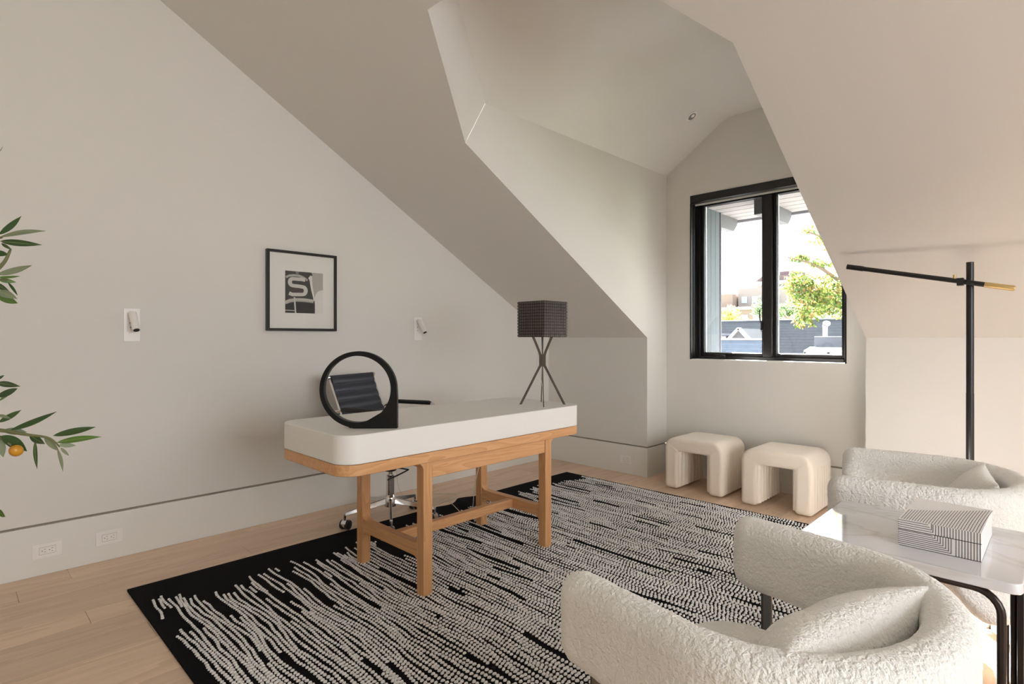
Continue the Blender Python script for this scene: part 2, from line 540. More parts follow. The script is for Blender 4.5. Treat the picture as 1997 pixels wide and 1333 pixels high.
# dark jamb liner with pale reveal lines
ln = G()
ln.box(WX0, WX0 + 0.010, DY - 0.004, DY + 0.022, WZ0, 2.325)
ln.box(WX0, WX0 + 0.010, DY + 0.040, F0, WZ0, 2.325)
ln.box(WX1 - 0.010, WX1, DY - 0.004, F0, WZ0, 2.325)
obj('jamb_liner', ln, M['frame'], win, fix=False)
obj('sill', G().box(WX0, WX1, DY - 0.002, F0, WZ0 - 0.01, WZ0 + 0.004), M['base'], win)
obj('blind_cassette', G().box(WX0 + 0.002, WX1 - 0.002, DY - 0.008, F0, 2.328, WZ1 - 0.002), M['frame'], win, bevel=0.003)
obj('head_strip', G().box(WX0 + 0.012, WX1 - 0.012, DY + 0.066, DY + 0.074, 2.314, 2.328), M['base'], win)
def sash(x0, x1):
    s = G(); b = 0.022
    z0, z1 = 1.025, 2.335
    s.box(x0, x0 + b, 4.625, 4.672, z0, z1); s.box(x1 - b, x1, 4.625, 4.672, z0, z1)
    s.box(x0 + b, x1 - b, 4.625, 4.672, z0, z0 + b + 0.004); s.box(x0 + b, x1 - b, 4.625, 4.672, z1 - b, z1)
    so = obj('sash', s, M['frame'], win, bevel=0.003, fix=False)
    obj('pane', G().box(x0 + b - 0.003, x1 - b + 0.003, 4.648, 4.652, z0 + b, z1 - b + 0.002), M['glass'], so)
    bead = G()
    t = 0.004
    bead.box(x0 + b, x0 + b + t, 4.655, 4.668, z0 + b, z1 - b); bead.box(x1 - b - t, x1 - b, 4.655, 4.668, z0 + b, z1 - b)
    bead.box(x0 + b, x1 - b, 4.655, 4.668, z0 + b + 0.004, z0 + b + 0.009)
    bo = obj('glazing_bead', bead, mat('glazing_spacer', (205, 208, 210), 0.4), so, fix=False)
sash(1.366, 1.899)
sash(1.969, 2.471)
hd = G()
hd.box(1.50, 1.60, F0 - 0.022, F0, 1.002, 1.026)
hd.tube([(1.505, F0 - 0.03, 1.02), (1.53, F0 - 0.045, 1.034), (1.57, F0 - 0.045, 1.036), (1.60, F0 - 0.03, 1.026)], 0.007, 8)
obj('crank_handle', hd, M['frame'], win, bevel=0.002)
lk = G().box(1.885, 1.90, F0 - 0.02, F0 - 0.005, 1.24, 1.31).tube([(1.884, F0 - 0.02, 1.30), (1.882, F0 - 0.03, 1.34), (1.88, F0 - 0.03, 1.40)], 0.005, 8)
obj('sash_lock', lk, M['frame'], win)

# recessed downlight in the dormer slope
dl = empty('recessed_downlight', (1.538, 4.11, 2.907), label='small round recessed downlight in the bright dormer ceiling', cat='ceiling light')
dl.rotation_euler = (0, -math.atan(0.685), 0)
obj('trim_ring', G().lathe([(0.034, 0.0), (0.046, -0.001), (0.048, -0.004), (0.040, -0.006), (0.034, -0.004)], seg=32), M['plate'], dl, smooth=True)
obj('lens', G().lathe([(0.0345, -0.0035), (0.030, -0.0045)], seg=32), M['lens'], dl, smooth=True)
obj('lamp', G().lathe([(0.016, -0.0045), (0.014, -0.007)], c=(0.008, 0, 0), seg=20), M['plate'], dl, smooth=True)

# ================================================================== DESK
DK = (1.27, 1.88, 0)
desk = empty('writing_desk', DK, label='white topped desk on honey oak legs in the middle of the room', cat='desk')
def L_(g):                         # world -> desk-local
    g.v = [(a - DK[0], b - DK[1], c) for a, b, c in g.v]
    return g
tx0, tx1, ty0, ty1 = 0.965, 1.58, 1.115, 2.672
ZW, ZB, ZTOP = 0.664, 0.616, 0.784
obj('top_slab', L_(G().prism(rrect(tx0, tx1, ty0, ty1, 0.09, 12), ZW, ZTOP)), M['lacquer'], desk, bevel=0.004, seg=3)
obj('edge_rail', L_(G().prism(rrect(tx0, tx1, ty0, ty1, 0.09, 12), ZB, ZW - 0.0015)), M['oak_y'], desk, bevel=0.003)
lx = [(0.985, 1.035), (1.515, 1.565)]
ly = [(1.52, 1.57), (2.35, 2.40)]
for i, (a0, a1) in enumerate(lx):
    for j, (b0, b1) in enumerate(ly):
        outer = b0 if j == 0 else b1
        sg = -1 if j == 0 else 1
        # rounded bracket where the leg meets the overhanging rail
        r = 0.035
        pts = [(outer + sg * r, ZB)] + [(outer + sg * (r - r * math.sin(R(t))), ZB - r + r * math.cos(R(t))) for t in range(0, 91, 15)][1:]
        prof = pts + [(outer, 0.012), (b1 if j == 0 else b0, 0.012), (b1 if j == 0 else b0, ZB)]
        obj('leg', L_(G().prism(prof, a0, a1, 'yz')), M['oak_z'], desk, bevel=0.004)
ap = L_(G().box(1.517, 1.563, 1.571, 2.349, 0.541, ZW - 0.002))
obj('drawer_front', ap, M['oak_y'], desk, bevel=0.003)
obj('back_apron', L_(G().box(0.99, 1.012, 1.571, 2.349, 0.541, ZB)), M['oak_y'], desk, bevel=0.003)
obj('drawer_box', L_(G().box(1.013, 1.516, 1.60, 2.32, 0.56, ZB)), M['oak_x'], desk)
SZ0, SZ1 = 0.178, 0.236
for (b0, b1) in ly:
    r = 0.035
    a, b = lx[0][1], lx[1][0]
    p = [(a, SZ1 + r)] + [(a + r - r * math.cos(R(t)), SZ1 + r - r * math.sin(R(t))) for t in range(15, 91, 15)]
    p += [(b - r + r * math.sin(R(t)), SZ1 + r - r * math.cos(R(t))) for t in range(0, 91, 15)]
    p += [(b, SZ0 - r)] + [(b - r + r * math.cos(R(t)), SZ0 - r + r * math.sin(R(t))) for t in range(15, 91, 15)]
    p += [(a + r - r * math.sin(R(t)), SZ0 - r + r * math.cos(R(t))) for t in range(0, 91, 15)]
    obj('side_stretcher', L_(G().prism(p, b0 + 0.004, b1 - 0.004, 'xz')), M['oak_x'], desk, bevel=0.003)
obj('long_stretcher', L_(G().box(1.262, 1.306, ly[0][1] - 0.004, ly[1][0] + 0.004, 0.182, 0.232)), M['oak_y'], desk, bevel=0.004)

# ================================================================== RUG
RX0, RX1, RY0, RY1 = 0.52, 3.10, 0.60, 3.82
rug = empty('area_rug', (RX0, RY0, 0), label='black rug with rows of cream loops under the desk and armchairs', cat='rug')
def edge_x(y):                      # left edge puckers up beside the desk's far leg
    return RX0 + 0.055 * math.exp(-((y - 2.50) / 0.07) ** 2) - 0.03 * math.exp(-((y - 2.68) / 0.08) ** 2)
def lift(x, y):
    return 0.022 * math.exp(-((y - 2.56) / 0.09) ** 2) * math.exp(-((x - RX0) / 0.13) ** 2)
g = G()
ys = np.linspace(RY0, RY1, 161)
us = np.concatenate([np.linspace(0, 0.16, 9), np.linspace(0.2, 1, 17)])
T = 0.011
top = [[(edge_x(y) + u * (RX1 - edge_x(y)) - RX0, y - RY0, T + lift(RX0 + u * (RX1 - RX0), y)) for u in us] for y in ys]
g.grid(top)
bot = [[(p[0], p[1], 0.001 + (p[2] - T)) for p in row] for row in top]
def strip(a, b):
    g.grid([a, b])
strip([r[0] for r in top], [r[0] for r in bot]); strip([r[-1] for r in top], [r[-1] for r in bot])
strip(top[0], bot[0]); strip(top[-1], bot[-1])
obj('backing', g, M['rugblack'], rug, smooth=True, fix=True)

def build_beads():
    rb = random.Random(11)
    cen = []
    nrow = 158
    pitch = (RY1 - RY0 - 0.07) / nrow
    for j in range(nrow):
        y0 = RY0 + 0.04 + pitch * (j + 0.5)
        yy = (y0 - RY0)
        far = yy / (RY1 - RY0)
        st = 0.10 + 0.26 * max(0, noise.noise((yy * 2.6, 3.1, 0.4)) + 0.25) * (1 - 0.45 * far) + rb.uniform(0, 0.10) * (1 - 0.3 * far)
        st += 0.10 * max(0, noise.noise((yy * 14, 7.3, 0.4)))
        x = RX0 + st
        seed = rb.uniform(0, 100)
        drop = rb.random() < (0.16 - 0.08 * far)
        dl = rb.uniform(0.3, 1.1)
        while x < RX1 - 0.03:
            px = 0.0178 + rb.uniform(-0.0018, 0.0025)
            # rows wander, opening black slits and closing up again
            dens = noise.noise((x * 1.5, yy * 46.0, 5.0)) * 0.9 + noise.noise((x * 2.5, yy * 9.0, 9.0)) * 0.28
            thr = -0.30 - 0.06 * far - 0.07 * min(1, (x - RX0) / 1.2)
            skip = dens < thr - 0.16 * (1 - min(1, (x - RX0) / 1.1))
            if drop and x < RX0 + st + dl * 0.5: skip = True
            if not skip:
                wob = 0.030 * noise.noise((x * 2.2, yy * 5.0, 1.7)) + 0.015 * noise.noise((x * 3.5, yy * 20.0, 4.0)) + 0.006 * noise.noise((x * 13, seed, 0))
                cen.append((x, y0 + wob, rb.uniform(0.78, 1.08)))
            x += px
    a = np.array(cen)
    K = 8
    ang = np.arange(K) * 2 * PI / K
    rx, ry, hh = 0.0068, 0.0086, 0.008
    n = len(a)
    rng = np.random.RandomState(5)
    rot = rng.uniform(-0.45, 0.45, n)
    s = a[:, 2]
    V = np.zeros((n, 2 * K + 1, 3))
    base = np.array([lift(p[0], p[1]) for p in a]) + T - 0.001
    for ring, (q, h) in enumerate(((1.0, 0.0), (0.78, 0.72))):
        cx = np.cos(ang)[None, :] * rx * q * s[:, None]
        cy = np.sin(ang)[None, :] * (0.0062 + 0.0024 * np.clip((a[:, 0] - RX0 - 0.3) / 1.3, 0, 1))[:, None] * q * (0.9 + 0.25 * rng.rand(n))[:, None]
        X = cx * np.cos(rot)[:, None] - cy * np.sin(rot)[:, None]
        Y = cx * np.sin(rot)[:, None] + cy * np.cos(rot)[:, None]
        V[:, ring * K:(ring + 1) * K, 0] = a[:, 0:1] + X - RX0
        V[:, ring * K:(ring + 1) * K, 1] = a[:, 1:2] + Y - RY0
        V[:, ring * K:(ring + 1) * K, 2] = (base + hh * h)[:, None]
    V[:, 2 * K, 0] = a[:, 0] - RX0; V[:, 2 * K, 1] = a[:, 1] - RY0; V[:, 2 * K, 2] = base + hh
    fs = []
    for k in range(K):
        fs.append((k, (k + 1) % K, K + (k + 1) % K)); fs.append((k, K + (k + 1) % K, K + k))
        fs.append((K + k, K + (k + 1) % K, 2 * K))
    fs = np.array(fs)
    F = (fs[None, :, :] + (np.arange(n) * (2 * K + 1))[:, None, None]).reshape(-1, 3)
    me = bpy.data.meshes.new('loop_rows')
    me.vertices.add(n * (2 * K + 1)); me.vertices.foreach_set('co', V.reshape(-1))
    me.loops.add(F.size); me.loops.foreach_set('vertex_index', F.reshape(-1))
    me.polygons.add(len(F)); me.polygons.foreach_set('loop_start', np.arange(len(F)) * 3)
    me.polygons.foreach_set('loop_total', np.full(len(F), 3))
    me.polygons.foreach_set('use_smooth', np.ones(len(F), bool))
    me.update(); me.materials.append(M['rugbead'])
    o = bpy.data.objects.new('loop_rows', me); C.objects.link(o); o.parent = rug
    o['kind'] = 'stuff'
    print('beads', n)
build_beads()

# ================================================================== ARMCHAIRS
def chair_shell(thick=0.092):
    w2 = thick / 2
    Rm = 0.322
    path = []
    nA = 105
    for i in range(nA):
        path.append((-0.27 + 0.27 * i / nA, -Rm, 0, -1))
    nC = 360
    for i in range(nC + 1):
        a = -PI / 2 + PI * i / nC
        q_ = Vector((math.cos(a) / 0.27, math.sin(a) / Rm)).normalized()
        path.append((0.27 * math.cos(a), Rm * math.sin(a), q_.x, q_.y))
    for i in range(1, nA + 1):
        path.append((-0.27 * i / nA, Rm, 0, 1))
    # cumulative length
    s = [0]
    for i in range(1, len(path)):
        s.append(s[-1] + math.hypot(path[i][0] - path[i - 1][0], path[i][1] - path[i - 1][1]))
    tot = s[-1]
    pts = []
    K = 220
    def section(i, shrink, shift):
        x, y, nx, ny = path[i]
        top = 0.672
        t = min(1, max(0, (x + 0.10) / 0.26)); t = t * t * (3 - 2 * t)
        bot = 0.462 - 0.24 * t + 0.012 * (1 if x < -0.1 else 0)
        hz = (top - bot) / 2
        cz = (top + bot) / 2
        row = []
        rc = w2
        for k in range(K):
            # rounded rectangle with semicircular ends, uniform steps
            P = 2 * (2 * (hz - rc)) + 2 * PI * rc
            d = P * k / K
            h2 = 2 * (hz - rc)
            if d < h2:
                u, v = w2, -(hz - rc) + d
            elif d < h2 + PI * rc:
                a = (d - h2) / rc
                u, v = rc * math.cos(a), (hz - rc) + rc * math.sin(a)
            elif d < 2 * h2 + PI * rc:
                u, v = -w2, (hz - rc) - (d - h2 - PI * rc)
            else:
                a = PI + (d - 2 * h2 - PI * rc) / rc
                u, v = rc * math.cos(a), -(hz - rc) + rc * math.sin(a)
            # shrink toward the ends: rounded nose of the arm
            u *= shrink
            v = v - (1 - shrink) * 0.05 * (v / hz)
            if shrink < 0.02: v = v * 0.97
            row.append((x + nx * u + shift, y + ny * u, cz + v))
        return row
    e = 0.052
    for q in range(14):
        a = (PI / 2) * q / 14
        pts.append(section(0, max(0.001, math.sin(a)), -e * math.cos(a)))
    for i in range(len(path)):
        pts.append(section(i, 1, 0))
    for q in range(13, -1, -1):
        a = (PI / 2) * q / 14
        pts.append(section(len(path) - 1, max(0.001, math.sin(a)), -e * math.cos(a)))
    g = G().grid(pts, wrap_v=True)
    return g

def superell(a, b, c, nu=60, nv=90, e1=0.45, e2=0.5):
    pts = []
    def sp(v, e): return math.copysign(abs(v) ** e, v)
    for i in range(nu + 1):
        ph = -PI / 2 + PI * i / nu
        row = []
        for j in range(nv):
            th = 2 * PI * j / nv
            row.append((a * sp(math.cos(ph), e1) * sp(math.cos(th), e2), b * sp(math.cos(ph), e1) * sp(math.sin(th), e2), c * sp(math.sin(ph), e1)))
        pts.append(row)
    return G().grid(pts, wrap_v=True)

tex = bpy.data.textures.new('curl', 'CLOUDS')
tex.noise_scale = 0.011; tex.noise_depth = 1
tex2 = bpy.data.textures.new('curl_fine', 'CLOUDS')
tex2.noise_scale = 0.06; tex2.noise_depth = 1
def fluff(o, s1=0.0022, s2=0.003):
    for t, s in ((tex2, s2), (tex, s1)):
        d = o.modifiers.new('fluff', 'DISPLACE')
        d.texture = t; d.strength = s; d.mid_level = 0.5; d.texture_coords = 'LOCAL'

def make_chair(name, loc, rz, label):
    t = empty(name, loc, rz, label, 'armchair', 'ivory tub armchairs either side of the marble table')
    sh = obj('backrest', chair_shell(), M['boucle'], t, smooth=True, angle=180); fluff(sh)
    # seat cushion, low and rounded, stands free of the arms
    g = superell(0.27, 0.235, 0.105, e1=0.42, e2=0.6)
    g.v = [(x - 0.045, y, z * 1.1 + 0.338) for x, y, z in g.v]
    st = obj('seat', g, M['boucle'], t, smooth=True, angle=180); fluff(st)
    for sy in (-1, 1):
        lg = G().box(-0.235, -0.227, sy * 0.32 - 0.016, sy * 0.32 + 0.016, 0.012, 0.49).box(-0.235, -0.205, sy * 0.32 - 0.016, sy * 0.32 - 0.008, 0.012, 0.49)
        obj('leg', lg, M['darkchrome'], t, bevel=0.0015)
        lg = G().box(0.17, 0.20, sy * 0.235 - 0.02, sy * 0.235 - 0.012, 0.012, 0.27).box(0.192, 0.20, sy * 0.235 - 0.02, sy * 0.235 + 0.014, 0.012, 0.27)
        obj('leg', lg, M['darkchrome'], t, bevel=0.0015)
    obj('seat_rail', G().box(-0.21, 0.22, -0.012, 0.012, 0.20, 0.23).box(-0.012, 0.012, -0.24, 0.24, 0.20, 0.23), M['blackmetal'], t, bevel=0.002, fix=False)
    return t
ch1 = make_chair('tub_armchair', (3.205, 1.245, 0), R(-10), 'ivory boucle tub armchair nearest the camera, seen from behind')
ch2 = copy_tree(ch1)
ch2.location = (3.25, 2.70, 0); ch2.rotation_euler = (0, 0, R(10))
ch2['label'] = 'ivory boucle tub armchair beyond the marble side table, by the floor lamp'

def pillow(name, loc, rot, a, b, c, label):
    nu, nv = 70, 70
    def side(sg):
        rows = []
        for i in range(nu + 1):
            u = -1 + 2 * i / nu
            row = []
            for j in range(nv + 1):
                v = -1 + 2 * j / nv
                pin = 1 - 0.07 * (1 - abs(v) ** 2.2) * (abs(u) ** 3)
                pin2 = 1 - 0.07 * (1 - abs(u) ** 2.2) * (abs(v) ** 3)
                th = (max(0, 1 - abs(u) ** 2.6) ** 0.55) * (max(0, 1 - abs(v) ** 2.6) ** 0.55)
                th *= 1 + 0.10 * noise.noise((u * 2.2 + sg, v * 2.2, 3.3 * sg))
                row.append((a * u * pin, b * v * pin2, sg * c * th))
            rows.append(row)
        return rows
    g = G().grid(side(1)).grid([r[::-1] for r in side(-1)])
    me_o = obj(name, g, M['boucle'], smooth=True, angle=180)
    bm = bmesh.new(); bm.from_mesh(me_o.data)
    bmesh.ops.remove_doubles(bm, verts=bm.verts, dist=0.0004)
    bm.to_mesh(me_o.data); bm.free()
    fluff(me_o)
    me_o.location = loc
    me_o.rotation_euler = rot
    return tag(me_o, label, 'cushion', 'boucle cushions on the armchairs')
pillow('throw_pillow', (3.275, 1.205, 0.54), (R(0), R(-54), R(-14)), 0.165, 0.245, 0.08, 'ivory boucle cushion leaning in the armchair nearest the camera')
pillow('throw_pillow', (3.35, 2.71, 0.545), (R(0), R(-60), R(10)), 0.155, 0.19, 0.065, 'ivory boucle cushion in the armchair beyond the marble table')

# ================================================================== SIDE TABLE
tb = empty('side_table', (3.30, 2.02, 0), label='marble topped side table with dark tubular legs between the armchairs', cat='side table')
TZ = 0.60
obj('table_top', G().prism(rrect(-0.245, 0.255, -0.25, 0.25, 0.028, 6), TZ - 0.026, TZ), M['marble'], tb, bevel=0.003, seg=3)
for sy in (-1, 1):
    y = sy * 0.225
    rr = 0.055
    z1 = TZ - 0.036
    pth = [(-0.205, y, 0.012), (-0.205, y, z1 - rr)] + [(-0.205 + rr - rr * math.cos(R(a)), y, z1 - rr + rr * math.sin(R(a))) for a in range(15, 91, 15)]
    pth += [(0.215 - rr + rr * math.sin(R(a)), y, z1 - rr + rr * math.cos(R(a))) for a in range(0, 91, 15)] + [(0.215, y, 0.012)]
    obj('leg_frame', G().tube(pth, 0.0095, 12), M['gunmetal'], tb, smooth=True)
obj('cross_rail', G().tube([(-0.205, -0.225, 0.10), (-0.205, 0.225, 0.10)], 0.007, 10), M['gunmetal'], tb, smooth=True)
obj('side_rail', G().box(0.245, 0.262, -0.235, 0.24, 0.03, TZ - 0.028).v and G().box(0.225, 0.24, 0.14, 0.235, 0.012, TZ - 0.028), M['blackmetal'], tb, bevel=0.002)

# decorative striped box
bx = empty('striped_box', (3.38, 2.025, TZ), label='white lidded box with thin black inlaid stripes on the marble table', cat='box')
BW, BD, BHT = 0.09, 0.14, 0.074
M['boxw'] = mat('white_bone', (240, 239, 240), 0.35, vary=(90, 0.06, (1, 1, 1)))
M['stripe'] = mat('black_inlay', (22, 22, 25), 0.5)
obj('base', G().box(-BW, BW, -BD, BD, 0.0, 0.0455), M['boxw'], bx, bevel=0.001)
obj('lid', G().box(-BW, BW, -BD, BD, 0.0465, BHT), M['boxw'], bx, bevel=0.001)
ins = G()
e = 0.0004; tw = 0.0014
# near face (y = -BD): horizontal bands on the left turning down into verticals on the right
for i in range(8):                                   # base, L shaped lines
    z = 0.0425 - i * 0.0052
    xe = -0.012 + i * 0.0058
    ins.box(-BW - e, xe, -BD - e, -BD, z - tw / 2, z + tw / 2)
    if i:
        ins.box(xe - tw, xe, -BD - e, -BD, z, 0.0455)
for i in range(4):                                   # lid
    z = 0.0705 - i * 0.0060
    xe = -0.022 + i * 0.0035
    ins.box(-BW - e, xe, -BD - e, -BD, z - tw / 2, z + tw / 2)
    if i > 1:
        ins.box(xe + 0.001 - tw, xe + 0.001, -BD - e, -BD, z, BHT)
k = 0
xx = -0.006
while xx < BW - 0.003:
    ins.box(xx, xx + tw, -BD - e, -BD, 0.0465, BHT)
    if xx > 0.035:
        ins.box(xx, xx + tw, -BD - e, -BD, 0.0, 0.0455)
    xx += 0.0062
ins.box(-BW - e, BW + e, -BD - e, -BD, 0.0452, 0.0468)
# lid top: slanted stripes on the near wedge, plain beyond a rising diagonal
xx = -BW + 0.006
while xx < BW - 0.003:
    t = (xx + BW) / (2 * BW)
    yend = -BD + 0.115 + 0.165 * t ** 1.25
    yend = min(yend, BD)
    curve = [(xx + 0.0 * q, -BD + (yend + BD) * q) for q in (0, 0.25, 0.5, 0.75, 1)]
    cv = [(cx_ + 0.008 * (q ** 2) * t, cy_) for (cx_, cy_), q in zip(curve, (0, 0.25, 0.5, 0.75, 1))]
    for (a0, b0), (a1, b1) in zip(cv, cv[1:]):
        ins.add([(a0, b0, BHT + e), (a0 + tw, b0, BHT + e), (a1 + tw, b1, BHT + e), (a1, b1, BHT + e)], [(0, 1, 2, 3)])
    xx += 0.0062
s_ = obj('inlay', ins, M['stripe'], bx, fix=False); s_['kind'] = 'stuff'
obj('foot_pad', G().box(-BW + 0.002, BW - 0.0, -BD + 0.0, BD, -0.0, 0.0015), M['stripe'], bx)

# ================================================================== OTTOMANS
def make_ottoman(loc):
    t = empty('ottoman', loc, 0, None, 'stool', 'cream fluted stools under the window')
    W, D, H, T_ = 0.235, 0.21, 0.402, 0.115
    r = 0.085
    out = [(-W, 0.008)] + arc(-W + r, H - r, r, 180, 90, 8) + arc(W - r, H - r, r, 90, 0, 8) + [(W, 0.008)]
    inn = [(W - T_, 0.008), (W - T_, H - T_ + 0.01), (-W + T_, H - T_ + 0.01), (-W + T_, 0.008)]
    ob = obj('body', G().prism(out + inn, -D, D, 'xz'), M['chenille'], t, bevel=0.028, seg=5, angle=60)
    # vertical channels on the inner and outer leg faces
    for sx in (-1, 1):
        g = G()
        n = 8
        for k in range(n):
            y = -D + 0.035 + (2 * D - 0.07) * k / (n - 1)
            xi = sx * (W - T_)
            xo = sx * W
            for xc, top in ((xi + sx * 0.007, H - T_ + 0.005), (xo - sx * 0.0205, H - 0.09)):
                g.tube([(xc, y, 0.03), (xc, y, top)], [0.0235] * 2, 12)
        obj('fluting', g, M['chenille'], t, smooth=True)
    # mitred seams on the front face
    for sx in (-1, 1):
        obj('seam', G().tube([(sx * (W - 0.03), -D - 0.0006, H - 0.045), (sx * (W - T_), -D - 0.0006, H - T_ + 0.012)], 0.0022, 6), M['chenille'], t)
    return t
ot1 = make_ottoman((1.60, 4.205, 0))
ot1['label'] = 'cream fluted stool in the left corner of the window recess'
ot2 = copy_tree(ot1)
ot2.location = (2.212, 4.18, 0)
ot2['label'] = 'cream fluted stool beneath the window, nearer the armchairs'

# ================================================================== FLOOR LAMP
LX, LY = 3.30, 3.40
lp = empty('floor_lamp', (LX, LY, 0), label='slim black floor lamp with a tilted arm and brass end behind the far armchair', cat='floor lamp')
obj('base', G().lathe([(0.14, 0.001), (0.14, 0.012), (0.132, 0.018), (0.02, 0.02)], seg=40), M['blackmetal'], lp, smooth=True)
obj('pole', G().tube([(0, 0, 0.02), (0, 0, 0.92)], 0.0155, 20), M['blackmetal'], lp, smooth=True)
obj('pole', G().tube([(0, 0, 0.921), (0, 0, 1.535)], 0.0150, 20).tube([(0, 0, 0.915), (0, 0, 0.921)], 0.0135, 20), M['blackmetal'], lp, smooth=True)
ay = -0.03
def AP(x): return (x, ay, 1.437 - 0.235 * x)
obj('arm', G().tube([AP(-0.49), AP(0.07)], 0.0115, 16), M['blackmetal'], lp, smooth=True)
obj('arm_cap', G().tube([AP(-0.505), AP(-0.43)], 0.0135, 16), M['blackmetal'], lp, smooth=True)
obj('counterweight', G().tube([AP(0.055), AP(0.155), AP(0.16)], [0.0125, 0.0125, 0.009], 16), M['brass'], lp, smooth=True)
obj('pivot', G().tube([(-0.0, -0.005, 1.437), (-0.0, -0.045, 1.437)], 0.011, 14).box(-0.045, -0.02, -0.045, -0.012, 1.425, 1.46), M['blackmetal'], lp, smooth=True)
obj('clamp_knob', G().tube([(-0.055, -0.03, 1.445), (-0.055, -0.03, 1.478)], 0.006, 12), M['brass'], lp, smooth=True)

# ================================================================== TABLE LAMP
tl = empty('table_lamp', (1.41, 2.50, ZTOP), label='table lamp with square grey tiled shade on crossed metal legs', cat='table lamp')
hs = 0.105
z0, z1 = 1.183 - ZTOP, 1.392 - ZTOP
sh = G()
t_ = 0.004
sh.box(-hs + t_, hs - t_, -hs + t_, -hs + 2 * t_, z0, z1); sh.box(-hs + t_, hs - t_, hs - 2 * t_, hs - t_, z0, z1)
sh.box(-hs + t_, -hs + 2 * t_, -hs + t_, hs - t_, z0, z1); sh.box(hs - 2 * t_, hs - t_, -hs + t_, hs - t_, z0, z1)
shade = obj('lamp_shade', sh, M['shadein'], tl, fix=False)
tg = G()
rt = random.Random(4)
nc, nr = 12, 12
for (ax, sg) in (('x', -1), ('x', 1), ('y', -1), ('y', 1)):
    for i in range(nc):
        for j in range(nr):
            s = 2 * hs / nc
            u = -hs + s * (i + 0.5)
            zc = z0 + (z1 - z0) * (j + 0.5) / nr
            hz = (z1 - z0) / nr
            tw_, tt = rt.uniform(-0.03, 0.03), rt.uniform(-0.03, 0.03)
            a = 0.40 * s; b = 0.39 * hz
            if ax == 'y':
                nx = Vector((tw_, sg, tt)).normalized(); U = Vector((1, 0, 0)); c = (u, sg * hs, zc)
            else:
                nx = Vector((sg, tw_, tt)).normalized(); U = Vector((0, 1, 0)); c = (sg * hs, u, zc)
            U = (U - nx * U.dot(nx)).normalized()
            W_ = nx.cross(U)
            tg.obox(c, U * a, W_ * b, nx * 0.0014)
so = obj('tile', tg, M['tile'], shade, fix=False); so['kind'] = 'stuff'
# two crossed flat X-shaped leg plates
def xplate(direction):
    d = Vector(direction).normalized()
    n = Vector((-d.y, d.x, 0))
    g = G()
    for sg in (-1, 1):
        ctr = []
        ztop = z0 + 0.03
        for q in range(25):
            t = q / 24
            z = 0.0 + ztop * t
            zc = 0.262
            # centreline: splayed foot, waist at zc, splayed top
            k = (z - zc)
            if k < 0:
                xx = 0.012 + 0.118 * (max(0, (-k - 0.03)) / 0.232) ** 1.0
            else:
                xx = 0.012 + 0.062 * (max(0, (k - 0.03)) / 0.15) ** 1.1
            ctr.append((sg * xx, z))
        rows = []
        hw = 0.0078
        for x_, z_ in ctr:
            w_ = hw
            ins_ = -0.012 if abs(z_ - 0.262) < 0.032 else 0
            a, b = x_ - w_, x_ + w_
            if ins_:
                if sg > 0: a = 0
                else: b = 0
            p = [d * a + Vector((0, 0, z_)) - n * 0.003, d * b + Vector((0, 0, z_)) - n * 0.003,
                 d * b + Vector((0, 0, z_)) + n * 0.003, d * a + Vector((0, 0, z_)) + n * 0.003]
            rows.append(p)
        g.grid(rows, wrap_v=True)
        g.add(rows[0], [(0, 1, 2, 3)]); g.add(rows[-1], [(0, 1, 2, 3)])
    return g
dR = Vector((math.cos(R(44.7)), math.sin(R(44.7)), 0))
obj('leg', xplate(dR), M['darkchrome'], tl, bevel=0.001)
obj('leg', xplate(Vector((-dR.y, dR.x, 0))), M['darkchrome'], tl, bevel=0.001)
obj('cable', G().tube([(-0.02, 0.0, z0), (-0.035, 0.0, 0.32), (-0.035, -0.01, 0.24), (-0.01, 0.0, 0.15), (0.0, 0.01, 0.06), (0.02, 0.02, 0.002)], 0.0013, 6), M['cord'], tl, smooth=True)

# power cord hanging behind the desk
def smooth_path(pts, n=8):
    P = [Vector(p) for p in pts]; P = [P[0]] + P + [P[-1]]
    out = []
    for i in range(1, len(P) - 2):
        for k in range(n):
            t = k / n
            a, b, c, d = P[i - 1], P[i], P[i + 1], P[i + 2]
            out.append(0.5 * ((2 * b) + (c - a) * t + (2 * a - 5 * b + 4 * c - d) * t * t + (3 * b - 3 * c + d - a) * t ** 3))
    out.append(P[-2])
    return out
cp = smooth_path([(1.03, 2.335, 0.545), (1.035, 2.34, 0.42), (1.0, 2.33, 0.27), (0.93, 2.37, 0.09), (0.88, 2.38, 0.022), (0.80, 2.40, 0.02), (0.70, 2.44, 0.021),
                  (0.56, 2.47, 0.042), (0.47, 2.46, 0.004), (0.42, 2.56, 0.004), (0.40, 2.68, 0.004), (0.33, 2.70, 0.004), (0.22, 2.58, 0.004), (0.13, 2.42, 0.005), (0.06, 2.40, 0.06), (0.03, 2.40, 0.17), (0.005, 2.40, 0.18)])
pc = obj('extension_cord', G().tube(cp, 0.0024, 8), M['cord'], smooth=True)
tag(pc, 'thin pale cord hanging under the desk and looping across the floor', 'cord')

